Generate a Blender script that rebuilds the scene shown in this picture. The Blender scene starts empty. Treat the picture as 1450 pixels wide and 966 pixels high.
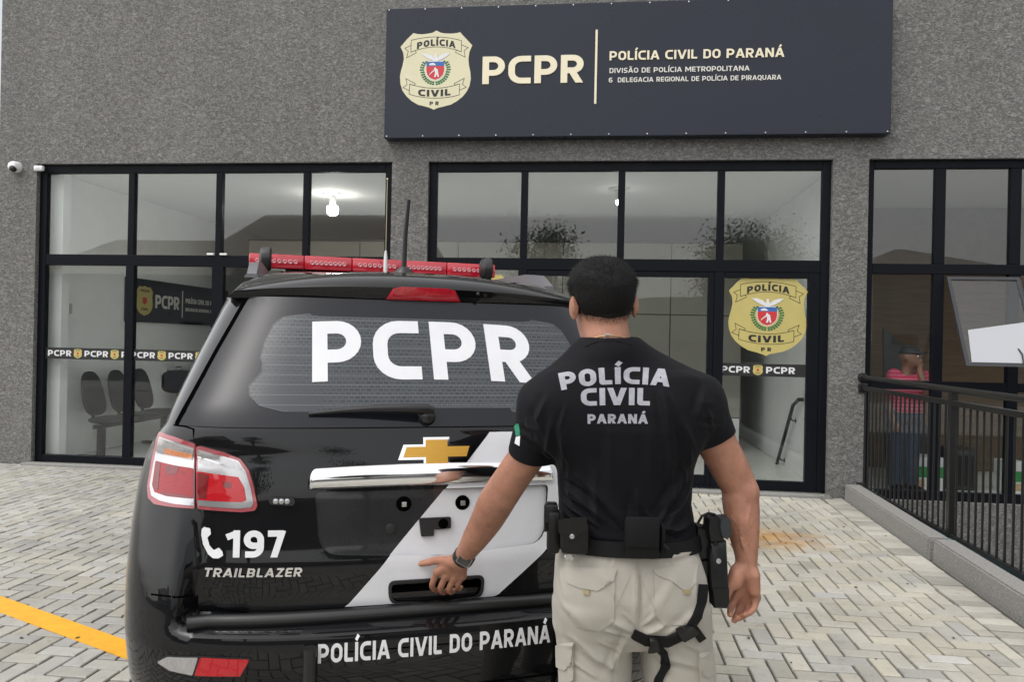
import bpy, bmesh, math, random
import numpy as np
from mathutils import Vector, Matrix
from mathutils.geometry import delaunay_2d_cdt
from mathutils.bvhtree import BVHTree

SC = bpy.context.scene
COL = SC.collection
R = math.radians

# ------------------------------------------------------------------ camera
YAW, ROLL, PIT, FPX = R(6.486), R(1.1913), R(0.036), 1089.0
CAMP = Vector((0, 0, 1.5))
_fw = Vector((-math.sin(YAW), math.cos(YAW), 0)); _rt = Vector((math.cos(YAW), math.sin(YAW), 0)); _up = Vector((0, 0, 1))
FW = (_fw * math.cos(PIT) + _up * math.sin(PIT)).normalized()
_u2 = _rt.cross(FW)
RT = _rt * math.cos(ROLL) + _u2 * math.sin(ROLL)
UP = _u2 * math.cos(ROLL) - _rt * math.sin(ROLL)
cam_d = bpy.data.cameras.new("camera"); cam = bpy.data.objects.new("camera", cam_d); COL.objects.link(cam)
cam_d.sensor_width = 36.0; cam_d.lens = FPX / 1450 * 36; cam_d.clip_end = 2000; cam_d.clip_start = 0.05
cam.matrix_world = Matrix(((RT.x, UP.x, -FW.x, CAMP.x), (RT.y, UP.y, -FW.y, CAMP.y), (RT.z, UP.z, -FW.z, CAMP.z), (0, 0, 0, 1)))
SC.camera = cam

# ------------------------------------------------------------------ light
world = bpy.data.worlds.new("World"); SC.world = world; world.use_nodes = True
SUN_EL, SUN_AZ = R(58), R(228)          # azimuth measured clockwise from +Y
nt = world.node_tree; bg = nt.nodes["Background"]
sky = nt.nodes.new("ShaderNodeTexSky"); sky.sky_type = 'NISHITA'; sky.sun_disc = False
sky.sun_elevation = SUN_EL; sky.sun_rotation = SUN_AZ; sky.dust_density = 4.0; sky.air_density = 1.0
hsv = nt.nodes.new("ShaderNodeHueSaturation"); hsv.inputs['Saturation'].default_value = 0.22
nt.links.new(sky.outputs[0], hsv.inputs['Color']); nt.links.new(hsv.outputs[0], bg.inputs[0]); bg.inputs[1].default_value = 0.15
sun_d = bpy.data.lights.new("sun", 'SUN'); sun = bpy.data.objects.new("sun", sun_d); COL.objects.link(sun)
sun_d.energy = 1.1; sun_d.angle = R(165); sun_d.color = (1, 0.97, 0.93)
sd = Vector((math.sin(SUN_AZ) * math.cos(SUN_EL), math.cos(SUN_AZ) * math.cos(SUN_EL), math.sin(SUN_EL)))
sun.rotation_euler = sd.to_track_quat('Z', 'Y').to_euler()
SC.view_settings.view_transform = 'Standard'; SC.view_settings.look = 'None'
SC.view_settings.exposure = 0.55; SC.view_settings.gamma = 1.0
SC.view_settings.use_curve_mapping = False
SC.render.film_transparent = False

# ------------------------------------------------------------------ measuring helpers
def ray(px, py): return FW + RT * ((px - 725) / FPX) - UP * ((py - 483) / FPX)
def ony(px, py, Y): d = ray(px, py); return CAMP + d * (Y / d.y)
def onx(px, py, X): d = ray(px, py); return CAMP + d * (X / d.x)
def onz(px, py, Z): d = ray(px, py); return CAMP + d * ((Z - 1.5) / d.z)
def atd(px, py, D): return CAMP + ray(px, py) * D

# ------------------------------------------------------------------ object helpers
def root_matrix(o):
    while o.parent is not None: o = o.parent
    return Matrix.Translation(o.location) @ o.rotation_euler.to_matrix().to_4x4()

def tag(o, label=None, cat=None, group=None, kind=None):
    if label: o['label'] = label
    if cat: o['category'] = cat
    if group: o['group'] = group
    if kind: o['kind'] = kind
    return o

def thing(name, label, cat, loc=(0, 0, 0), rz=0, group=None):
    o = bpy.data.objects.new(name, None); COL.objects.link(o); o.empty_display_size = 0.1
    o.location = loc; o.rotation_euler = (0, 0, rz)
    return tag(o, label, cat, group)

class MB:
    """collects shapes into one mesh"""
    def __init__(s): s.v = []; s.f = []; s.mi = []
    def add(s, vs, fs, mi=0):
        b = len(s.v); s.v += [tuple(p) for p in vs]; s.f += [tuple(i + b for i in f) for f in fs]; s.mi += [mi] * len(fs); return s
    def box(s, lo, hi, bev=0.0, mi=0, M=None):
        bm = bmesh.new(); bmesh.ops.create_cube(bm, size=1)
        lo = Vector(lo); hi = Vector(hi); c = (lo + hi) / 2; d = hi - lo
        for v in bm.verts: v.co = Vector((c.x + v.co.x * d.x, c.y + v.co.y * d.y, c.z + v.co.z * d.z))
        if bev > 0: bmesh.ops.bevel(bm, geom=bm.edges[:], offset=min(bev, min(d) * 0.45), segments=2, affect='EDGES', profile=0.5)
        s.frombm(bm, mi, M); return s
    def frombm(s, bm, mi=0, M=None):
        bm.verts.index_update()
        s.add([(M @ v.co if M else v.co) for v in bm.verts], [[v.index for v in f.verts] for f in bm.faces], mi); bm.free()
    def cyl(s, a, b, r, r2=None, n=16, mi=0, cap=True):
        return s.tube([a, b], [r, r if r2 is None else r2], n, mi, cap)
    def tube(s, pts, rs, n=12, mi=0, cap=True, sq=None):
        pts = [Vector(p) for p in pts]
        if not isinstance(rs, (list, tuple)): rs = [rs] * len(pts)
        vs = []; fs = []
        t0 = (pts[1] - pts[0]).normalized()
        up = Vector((0, 0, 1)) if abs(t0.z) < 0.9 else Vector((1, 0, 0))
        x = t0.cross(up).normalized()
        for i, p in enumerate(pts):
            t = (pts[min(i + 1, len(pts) - 1)] - pts[max(i - 1, 0)]).normalized()
            x = (x - t * x.dot(t)).normalized(); y = t.cross(x)
            for k in range(n):
                a = 2 * math.pi * (k + 0.5) / n
                vs.append(p + (x * math.cos(a) + y * math.sin(a)) * rs[i])
        for i in range(len(pts) - 1):
            for k in range(n):
                k2 = (k + 1) % n
                fs.append((i * n + k, i * n + k2, (i + 1) * n + k2, (i + 1) * n + k))
        if cap:
            fs.append(tuple(reversed(range(n)))); fs.append(tuple(range((len(pts) - 1) * n, len(pts) * n)))
        return s.add(vs, fs, mi)
    def lathe(s, c, prof, n=24, axis='Z', mi=0):
        vs = []; fs = []; c = Vector(c)
        for r, h in prof:
            for k in range(n):
                a = 2 * math.pi * k / n
                p = {'Z': (r * math.cos(a), r * math.sin(a), h), 'Y': (r * math.cos(a), h, r * math.sin(a)), 'X': (h, r * math.cos(a), r * math.sin(a))}[axis]
                vs.append(c + Vector(p))
        for i in range(len(prof) - 1):
            for k in range(n):
                k2 = (k + 1) % n; fs.append((i * n + k, i * n + k2, (i + 1) * n + k2, (i + 1) * n + k))
        fs.append(tuple(range(n))); fs.append(tuple(range((len(prof) - 1) * n, len(prof) * n)))
        return s.add(vs, fs, mi)
    def prism(s, poly, y0, y1, mi=0, plane='XZ'):
        n = len(poly)
        P = (lambda a, b, h: (a, h, b)) if plane == 'XZ' else (lambda a, b, h: (a, b, h)) if plane == 'XY' else (lambda a, b, h: (h, a, b))
        return s.add([P(a, b, y0) for a, b in poly] + [P(a, b, y1) for a, b in poly],
                     [tuple(range(n)), tuple(reversed(range(n, 2 * n)))] + [(i, (i + 1) % n, n + (i + 1) % n, n + i) for i in range(n)], mi)
    def build(s, name, mats, parent=None, local=False, smooth=None, recalc=True):
        me = bpy.data.meshes.new(name); vs = s.v
        if parent is not None and not local:
            Mi = root_matrix(parent).inverted(); vs = [Mi @ Vector(p) for p in vs]
        me.from_pydata([tuple(p) for p in vs], [], s.f)
        if not isinstance(mats, (list, tuple)): mats = [mats]
        for m in mats: me.materials.append(m)
        if len(mats) > 1: me.polygons.foreach_set('material_index', s.mi)
        if recalc:
            bm = bmesh.new(); bm.from_mesh(me); bmesh.ops.recalc_face_normals(bm, faces=bm.faces[:]); bm.to_mesh(me); bm.free()
        me.update()
        if smooth is not None:
            me.polygons.foreach_set('use_smooth', [True] * len(me.polygons))
            if smooth < 179: me.set_sharp_from_angle(angle=R(smooth))
        o = bpy.data.objects.new(name, me); COL.objects.link(o)
        if parent is not None: o.parent = parent
        return o

def dup(root, loc=None, rz=None, label=None, group=None):
    c = root.copy(); COL.objects.link(c)
    if loc is not None: c.location = loc
    if rz is not None: c.rotation_euler = (0, 0, rz)
    if label: c['label'] = label
    if group: c['group'] = group
    def rec(o, p):
        for ch in list(o.children):
            d = ch.copy(); COL.objects.link(d); d.parent = p; rec(ch, d)
    rec(root, c); return c

def rounded(pts, rad, seg=5):
    """round the corners of a closed polygon; rad is a number or a list"""
    out = []; n = len(pts)
    for i, p in enumerate(pts):
        r = rad[i] if isinstance(rad, (list, tuple)) else rad
        p = Vector(p[:2]).to_2d(); a = Vector(pts[i - 1]) - p; b = Vector(pts[(i + 1) % n]) - p
        if r <= 1e-6: out.append((p.x, p.y)); continue
        la, lb = a.length, b.length; a.normalize(); b.normalize()
        ang = math.acos(max(-1, min(1, a.dot(b)))); t = min(r / max(1e-4, math.tan(ang / 2)), la * 0.49, lb * 0.49)
        A = p + a * t; B = p + b * t
        for k in range(seg + 1):
            s_ = k / seg; q = A * (1 - s_) ** 2 + p * 2 * s_ * (1 - s_) + B * s_ ** 2; out.append((q.x, q.y))
    return out

def densify(poly, step):
    out = []
    for i, p in enumerate(poly):
        q = poly[(i + 1) % len(poly)]; d = math.hypot(q[0] - p[0], q[1] - p[1]); k = max(1, int(math.ceil(d / step)))
        for j in range(k): out.append((p[0] + (q[0] - p[0]) * j / k, p[1] + (q[1] - p[1]) * j / k))
    return out

def cdt_fill(polys, holes=(), grid=None):
    """exact union of 2D polygons minus holes -> verts, tris"""
    vs = []; fs = []
    area = lambda p: sum(p[i - 1][0] * p[i][1] - p[i][0] * p[i - 1][1] for i in range(len(p)))
    polys = [p for p in polys if abs(area(p)) > 1e-9]
    for p in list(polys) + list(holes):
        q = densify(p, grid) if grid else list(p)
        if area(q) < 0: q = q[::-1]
        fs.append(list(range(len(vs), len(vs) + len(q)))); vs += [Vector(a).to_2d() for a in q]
    nh = len(polys)
    if grid:
        xs = [v.x for v in vs]; ys = [v.y for v in vs]
        x0, x1, y0, y1 = min(xs), max(xs), min(ys), max(ys)
        nx = int((x1 - x0) / grid); ny = int((y1 - y0) / grid)
        for i in range(1, nx + 1):
            for j in range(1, ny + 1):
                vs.append(Vector((x0 + (i + (j % 2) * .5) * grid, y0 + j * grid)))
    edges = [(f[i], f[(i + 1) % len(f)]) for f in fs for i in range(len(f))]
    ov, oe, of, _a, _b, _c = delaunay_2d_cdt(vs, edges, [], 0, 1e-6)
    of = [f for f in of if len(f) == 3]
    P = np.array([(v.x, v.y) for v in ov]); T = np.array(of); C = P[T].mean(axis=1)
    inside = np.zeros(len(T), bool); inhole = np.zeros(len(T), bool)
    for k, f in enumerate(fs):
        q = np.array([(vs[i].x, vs[i].y) for i in f])
        cand = np.nonzero((C[:, 0] >= q[:, 0].min()) & (C[:, 0] <= q[:, 0].max()) & (C[:, 1] >= q[:, 1].min()) & (C[:, 1] <= q[:, 1].max()))[0]
        if len(cand) == 0: continue
        c = C[cand]; r = np.zeros(len(cand), bool)
        for i in range(len(q)):
            xa, ya = q[i - 1]; xb, yb = q[i]
            if ya == yb: continue
            r ^= ((ya > c[:, 1]) != (yb > c[:, 1])) & (c[:, 0] < (xb - xa) * (c[:, 1] - ya) / (yb - ya) + xa)
        if k < nh: inside[cand] |= r
        else: inhole[cand] |= r
    tris = []
    for f in T[inside & ~inhole]:
        a, b_, c = P[f[0]], P[f[1]], P[f[2]]
        ar = (b_[0] - a[0]) * (c[1] - a[1]) - (c[0] - a[0]) * (b_[1] - a[1])
        if abs(ar) < 1e-12: continue
        tris.append(tuple(int(x) for x in (f if ar > 0 else f[::-1])))
    return ov, tris

def decal(name, polys, mapf, mat, parent=None, holes=(), grid=None, t=0.001, base=0.0, local=False, smooth=30, walls=True):
    """solid raised sheet: mapf(u,v,h) gives the 3D point h above the surface"""
    ov, tris = cdt_fill(polys, holes, grid)
    used = sorted({i for f in tris for i in f}); ix = {a: k for k, a in enumerate(used)}
    m = MB(); n = len(used)
    vs = [mapf(ov[a].x, ov[a].y, base + t) for a in used]; fs = [tuple(ix[a] for a in f) for f in tris]
    if walls:
        cnt = {}
        for f in fs:
            for a, b in ((f[0], f[1]), (f[1], f[2]), (f[2], f[0])): cnt[(a, b)] = 1
        vs += [mapf(ov[a].x, ov[a].y, base) for a in used]
        for (a, b) in list(cnt):
            if (b, a) not in cnt: fs.append((b, a, a + n, b + n))
    m.add(vs, fs)
    return m.build(name, mat, parent, local=local, smooth=smooth, recalc=False)

# ------------------------------------------------------------------ lettering (own stroke letters)
def fillet(pts, rad, closed=False, seg=6):
    n = len(pts); out = []
    for i, p in enumerate(pts):
        r = rad[i] if isinstance(rad, (list, tuple)) else rad
        if (not closed and i in (0, n - 1)) or r <= 1e-6: out.append(Vector(p)); continue
        P = Vector(p); a = Vector(pts[i - 1]) - P; b = Vector(pts[(i + 1) % n]) - P; la, lb = a.length, b.length
        a.normalize(); b.normalize(); ang = math.acos(max(-1, min(1, a.dot(b)))); tt = min(r / math.tan(ang / 2), la * .5, lb * .5)
        A = P + a * tt; B = P + b * tt; rr = tt * math.tan(ang / 2); bis = (a + b).normalized(); C = P + bis * (rr / math.sin(ang / 2))
        va = A - C; vb = B - C; th = va.angle_signed(vb)
        for k in range(seg + 1):
            w_ = -th * k / seg; ca, sa = math.cos(w_), math.sin(w_); out.append(C + Vector((va.x * ca - va.y * sa, va.x * sa + va.y * ca)))
    res = []
    for p in out:
        if not res or (p - res[-1]).length > 1e-5: res.append(p)
    if closed and len(res) > 2 and (res[0] - res[-1]).length < 1e-5: res.pop()
    return res

def ribbon(pts, w, closed=False):
    """quads of a stroked path"""
    n = len(pts); L = []; Rr = []
    for i in range(n):
        if closed: a, b = pts[i - 1], pts[(i + 1) % n]
        else: a, b = pts[max(i - 1, 0)], pts[min(i + 1, n - 1)]
        p = pts[i]
        d1 = (p - a).normalized() if (p - a).length > 1e-9 else (b - p).normalized()
        d2 = (b - p).normalized() if (b - p).length > 1e-9 else d1
        n1 = Vector((-d1.y, d1.x)); n2 = Vector((-d2.y, d2.x)); m = n1 + n2
        m = m.normalized() if m.length > 1e-6 else n1
        k = min(1 / max(0.2, m.dot(n1)), 3.5)
        L.append(p + m * (w / 2 * k)); Rr.append(p - m * (w / 2 * k))
    out = []
    for i in range(n if closed else n - 1):
        j = (i + 1) % n; out.append([tuple(L[i]), tuple(L[j]), tuple(Rr[j]), tuple(Rr[i])])
    return out

def clip_y(poly, lo, hi):
    for sgn, lim in ((1, lo), (-1, -hi)):
        o = []
        for i in range(len(poly)):
            p, q = poly[i], poly[(i + 1) % len(poly)]; dp, dq = sgn * p[1] - lim, sgn * q[1] - lim
            if dp >= 0: o.append(p)
            if dp * dq < 0: t = dp / (dp - dq); o.append((p[0] + (q[0] - p[0]) * t, p[1] + (q[1] - p[1]) * t))
        poly = o
        if len(poly) < 3: return []
    return poly

def glyph(ch, s):
    h = s / 2; r = .30; S = []; acc = None
    base = {'Í': 'I', 'Á': 'A', 'Ã': 'A', 'í': 'I'}.get(ch, ch)
    def st(p, rad=0, closed=False, w=None, cl=True): S.append((p, rad, closed, w or s, cl))
    w = {'I': s, 'M': .98, 'N': .76, 'L': .56, 'E': .6, 'T': .66, 'A': .80, 'V': .80, '1': .46, 'Q': .74, 'O': .74, 'U': .72, ' ': .30, 'Z': .64, '7': .6, 'G': .70, 'S': .64}.get(base, .70)
    T, B, Rr = 1 - h, h, w - h
    if base == 'P': st([(h, 0), (h, 1)]); st([(h, T), (Rr, T), (Rr, .30 + h), (h, .30 + h)], r)
    elif base == 'R': st([(h, 0), (h, 1)]); st([(h, T), (Rr, T), (Rr, .34 + h), (h, .34 + h)], r); st([(w * .48, .44), (w - h * .9, -.06)])
    elif base == 'B': st([(h, 0), (h, 1)]); st([(h, T), (Rr - .02, T), (Rr - .02, .5), (h, .5)], .2); st([(h, .5), (Rr, .5), (Rr, B), (h, B)], .22)
    elif base == 'D': st([(h, B), (h, T), (Rr, T), (Rr, B)], [0, 0, r, r], True)
    elif base == 'C': st([(w, T), (h, T), (h, B), (w, B)], r)
    elif base == 'G': st([(w, T), (h, T), (h, B), (Rr, B), (Rr, .5), (w * .55, .5)], [0, r, r, .1, 0, 0])
    elif base == 'O': st([(h, B), (h, T), (Rr, T), (Rr, B)], r, True)
    elif base == 'Q': st([(h, B), (h, T), (Rr, T), (Rr, B)], r, True); st([(w * .6, .2), (w * .95, -.12)], cl=False)
    elif base == 'U': st([(h, 1), (h, B), (Rr, B), (Rr, 1)], r)
    elif base == 'L': st([(h, 1), (h, B), (w, B)], .04)
    elif base == 'I': st([(h, 0), (h, 1)])
    elif base == 'E': st([(w, T), (h, T), (h, B), (w, B)], .06); st([(h, .5), (w * .92, .5)])
    elif base == 'T': st([(0, T), (w, T)]); st([(w / 2, 0), (w / 2, 1 - h)])
    elif base == 'A': st([(h * .9 - .04, -.1), (w / 2 - h * .1, 1.0)]); st([(w - h * .9 + .04, -.1), (w / 2 + h * .1, 1.0)]); st([(w * .22, .2 + h), (w * .78, .2 + h)], 0, False, s * .9)
    elif base == 'V': st([(h * .9 - .04, 1.1), (w / 2 - h * .1, 0)]); st([(w - h * .9 + .04, 1.1), (w / 2 + h * .1, 0)])
    elif base == 'N': st([(h, 0), (h, 1)]); st([(Rr, 0), (Rr, 1)]); st([(h * .9, 1.05), (w - h * .9, -.05)], 0, False, s * .95)
    elif base == 'M': st([(h, 0), (h, 1)]); st([(Rr, 0), (Rr, 1)]); st([(h, 1.02), (w / 2, .3), (Rr, 1.02)])
    elif base == 'S': st([(w - .02, T), (h, T), (h, .5), (Rr, .5), (Rr, B), (.02, B)], .2)
    elif base == 'Z': st([(0, T), (w, T)]); st([(0, B), (w, B)]); st([(w - h * 1.1, 1 - h * .6), (h * 1.1, h * .6)])
    elif base == '1': st([(w - h, 0), (w - h, 1)]); st([(w - h, T), (0, .74)])
    elif base == '9': st([(Rr, .5 - .06), (h, .44), (h, T), (Rr, T), (Rr, B), (.06, B)], [0, .24, .24, .24, .26, 0])
    elif base == '7': st([(0, T), (w - h * .6, T)]); st([(w - h * .75, 1.0), (w * .34, -.06)])
    elif base == '6': st([(w - .04, T), (h, T), (h, B), (Rr, B), (Rr, .55), (h, .55)], [0, .24, .24, .24, .22, 0])
    polys = []
    for p, rad, cl, ww, clp in S:
        for q in ribbon(fillet(p, rad, cl), ww, cl):
            q = clip_y(q, 0, 1) if clp else q
            if q: polys.append(q)
    if ch in 'ÍÁí':
        polys += ribbon([Vector((w / 2 - .04, 1.09)), Vector((w / 2 + .13, 1.32))], s * .85)
    if ch == 'Ã':
        polys += ribbon([Vector((w / 2 - .22, 1.13)), Vector((w / 2 - .1, 1.24)), Vector((w / 2 + .08, 1.13)), Vector((w / 2 + .22, 1.24))], s * .6)
    return w, polys

def text2d(txt, H, s=.2, sp=.11, width=None, warp=None, slant=0):
    """polygons of a line of writing, cap height H, left at 0; width squeezes it"""
    x = 0; out = []
    for ch in txt:
        w, ps = glyph(ch, s)
        out += [[((a + slant * b + x), b) for a, b in p] for p in ps]; x += w + sp
    tot = (x - sp); k = (width / tot) if width else H
    out = [[(a * k, b * H) for a, b in p] for p in out]
    return out, tot * k

def shift(polys, dx, dy): return [[(a + dx, b + dy) for a, b in p] for p in polys]

# ------------------------------------------------------------------ materials
def mat(name, col, rough=.5, metal=0., spec=.5, var=0., vscale=8., bump=0., bscale=60., bdist=.004, coat=0., sheen=0., emit=None, estr=0., coords='Object', rvar=0., stretch=None, coatr=.03):
    m = bpy.data.materials.new(name); m.use_nodes = True; t = m.node_tree; b = t.nodes["Principled BSDF"]
    b.inputs['Base Color'].default_value = (*col, 1); b.inputs['Roughness'].default_value = rough; b.inputs['Metallic'].default_value = metal
    b.inputs['Specular IOR Level'].default_value = spec; b.inputs['Coat Weight'].default_value = coat; b.inputs['Coat Roughness'].default_value = coatr
    b.inputs['Sheen Weight'].default_value = sheen
    if emit: b.inputs['Emission Color'].default_value = (*emit, 1); b.inputs['Emission Strength'].default_value = estr
    tc = t.nodes.new('ShaderNodeTexCoord'); src = tc.outputs[coords]
    if stretch:
        mp = t.nodes.new('ShaderNodeMapping'); mp.inputs['Scale'].default_value = stretch; t.links.new(src, mp.inputs[0]); src = mp.outputs[0]
    if var or rvar:
        n = t.nodes.new('ShaderNodeTexNoise'); n.inputs['Scale'].default_value = vscale; n.inputs['Detail'].default_value = 6; n.inputs['Roughness'].default_value = .65; t.links.new(src, n.inputs['Vector'])
        if var:
            r = t.nodes.new('ShaderNodeValToRGB'); r.color_ramp.elements[0].position = .28; r.color_ramp.elements[1].position = .72
            r.color_ramp.elements[0].color = (*[max(0, c * (1 - var)) for c in col], 1); r.color_ramp.elements[1].color = (*[min(1, c * (1 + var)) for c in col], 1)
            t.links.new(n.outputs[0], r.inputs[0]); t.links.new(r.outputs[0], b.inputs['Base Color'])
        if rvar:
            mr = t.nodes.new('ShaderNodeMapRange'); mr.inputs[3].default_value = max(0, rough - rvar); mr.inputs[4].default_value = min(1, rough + rvar); mr.inputs[1].default_value = .3; mr.inputs[2].default_value = .7
            t.links.new(n.outputs[0], mr.inputs[0]); t.links.new(mr.outputs[0], b.inputs['Roughness'])
    if bump:
        n2 = t.nodes.new('ShaderNodeTexNoise'); n2.inputs['Scale'].default_value = bscale; n2.inputs['Detail'].default_value = 5; t.links.new(src, n2.inputs['Vector'])
        bp = t.nodes.new('ShaderNodeBump'); bp.inputs['Strength'].default_value = bump; bp.inputs['Distance'].default_value = bdist
        t.links.new(n2.outputs[0], bp.inputs['Height']); t.links.new(bp.outputs[0], b.inputs['Normal'])
    return m

def glass(name, tint=(.92, .95, .94), f0=.042, rough=0.0):
    m = bpy.data.materials.new(name); m.use_nodes = True; t = m.node_tree
    for n in list(t.nodes): t.nodes.remove(n)
    o = t.nodes.new('ShaderNodeOutputMaterial'); mx = t.nodes.new('ShaderNodeMixShader'); tr = t.nodes.new('ShaderNodeBsdfTransparent'); gl = t.nodes.new('ShaderNodeBsdfGlossy')
    tr.inputs[0].default_value = (*tint, 1); gl.inputs['Roughness'].default_value = rough; gl.inputs['Color'].default_value = (1, 1, 1, 1)
    lw = t.nodes.new('ShaderNodeLayerWeight'); pw = t.nodes.new('ShaderNodeMath'); pw.operation = 'POWER'; pw.inputs[1].default_value = 5
    ma = t.nodes.new('ShaderNodeMath'); ma.operation = 'MULTIPLY_ADD'; ma.inputs[1].default_value = 1 - f0; ma.inputs[2].default_value = f0
    t.links.new(lw.outputs['Facing'], pw.inputs[0]); t.links.new(pw.outputs[0], ma.inputs[0]); t.links.new(ma.outputs[0], mx.inputs[0])
    t.links.new(tr.outputs[0], mx.inputs[1]); t.links.new(gl.outputs[0], mx.inputs[2]); t.links.new(mx.outputs[0], o.inputs[0])
    return m

def stucco(name, dark, light):
    m = mat(name, dark, .85); t = m.node_tree; b = t.nodes["Principled BSDF"]
    tc = t.nodes.new('ShaderNodeTexCoord'); mp = t.nodes.new('ShaderNodeMapping'); mp.inputs['Scale'].default_value = (1, 1, 1.5); t.links.new(tc.outputs['Object'], mp.inputs[0])
    n = t.nodes.new('ShaderNodeTexNoise'); n.inputs['Scale'].default_value = 25; n.inputs['Detail'].default_value = 2.6; n.inputs['Roughness'].default_value = .55; n.inputs['Distortion'].default_value = 1.6
    t.links.new(mp.outputs[0], n.inputs['Vector'])
    n3 = t.nodes.new('ShaderNodeTexNoise'); n3.inputs['Scale'].default_value = 1.3; n3.inputs['Detail'].default_value = 4; m3 = t.nodes.new('ShaderNodeMapping'); m3.inputs['Scale'].default_value = (1.6, 1, .35); t.links.new(tc.outputs['Object'], m3.inputs[0]); t.links.new(m3.outputs[0], n3.inputs['Vector'])
    r = t.nodes.new('ShaderNodeValToRGB'); r.color_ramp.elements[0].position = .42; r.color_ramp.elements[1].position = .68
    r.color_ramp.elements[0].color = (*dark, 1); r.color_ramp.elements[1].color = (*light, 1)
    t.links.new(n.outputs[0], r.inputs[0])
    mx = t.nodes.new('ShaderNodeMix'); mx.data_type = 'RGBA'; mx.blend_type = 'MULTIPLY'; mx.inputs[0].default_value = .55
    r2 = t.nodes.new('ShaderNodeValToRGB'); r2.color_ramp.elements[0].position = .3; r2.color_ramp.elements[1].position = .7; r2.color_ramp.elements[0].color = (.76, .76, .74, 1); r2.color_ramp.elements[1].color = (1, 1, 1, 1)
    t.links.new(n3.outputs[0], r2.inputs[0]); t.links.new(r.outputs[0], mx.inputs[6]); t.links.new(r2.outputs[0], mx.inputs[7]); t.links.new(mx.outputs[2], b.inputs['Base Color'])
    bp = t.nodes.new('ShaderNodeBump'); bp.inputs['Strength'].default_value = 1.0; bp.inputs['Distance'].default_value = .012
    t.links.new(n.outputs[0], bp.inputs['Height']); t.links.new(bp.outputs[0], b.inputs['Normal'])
    return m

M = {}
M['stucco'] = stucco('grey_stucco', (.112, .110, .103), (.262, .258, .243))
M['frame'] = mat('black_aluminium', (.006, .007, .010), .45, spec=.10, rvar=.1, vscale=5)
M['glass'] = glass('window_glass', (.965, .98, .97), .045)
M['white_wall'] = mat('white_plaster', (.84, .85, .84), .7, var=.04, vscale=3)
M['int_floor'] = mat('pale_floor_tiles', (.72, .72, .70), .25, var=.04)
M['ceiling'] = mat('white_ceiling', (.82, .82, .80), .8)
M['panel'] = mat('beige_panel', (.30, .285, .25), .5, var=.05, vscale=2)
M['joint'] = mat('dark_joint', (.05, .05, .045), .6)
M['navy'] = mat('navy_sign_sheet', (.014, .018, .030), .30, spec=.3, var=.12, vscale=1.2, rvar=.08)
M['cream'] = mat('cream_letters', (.78, .71, .52), .45, var=.03)
M['creamgrey'] = mat('pale_letters', (.70, .68, .62), .5)
M['gold'] = mat('gold_crest', (.50, .42, .14), .42, var=.06, vscale=5)
M['pale_gold'] = mat('pale_gold_crest', (.66, .62, .42), .4, var=.04, vscale=5)
M['black'] = mat('black_print', (.012, .012, .012), .5)
M['white'] = mat('white_print', (.70, .70, .71), .45)
M['red'] = mat('red_print', (.55, .03, .035), .45)
M['blue'] = mat('blue_print', (.03, .12, .38), .45)
M['green'] = mat('green_print', (.02, .14, .045), .5)
M['plastic_white'] = mat('white_plastic', (.78, .78, .77), .35)
M['plastic_black'] = mat('black_plastic', (.012, .012, .013), .38, bump=.12, bscale=400, bdist=.001)
M['steel'] = mat('steel', (.55, .55, .55), .3, 1.0)
M['granite'] = mat('grey_granite', (.255, .25, .235), .8, var=.45, vscale=90, bump=.5, bscale=120, bdist=.004)
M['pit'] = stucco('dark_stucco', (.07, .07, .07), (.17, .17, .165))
M['rail'] = mat('black_rail_paint', (.012, .012, .012), .32, spec=.5, bump=.05, bscale=150)
M['teal'] = mat('teal_pipe', (.13, .24, .27), .5, var=.25, vscale=20)
M['lamp'] = mat('lit_lamp', (.9, .9, .9), .5, emit=(1, .97, .92), estr=30)
M['chair_cloth'] = mat('dark_upholstery', (.009, .010, .011), .9, bump=.2, bscale=500, bdist=.001)

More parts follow.
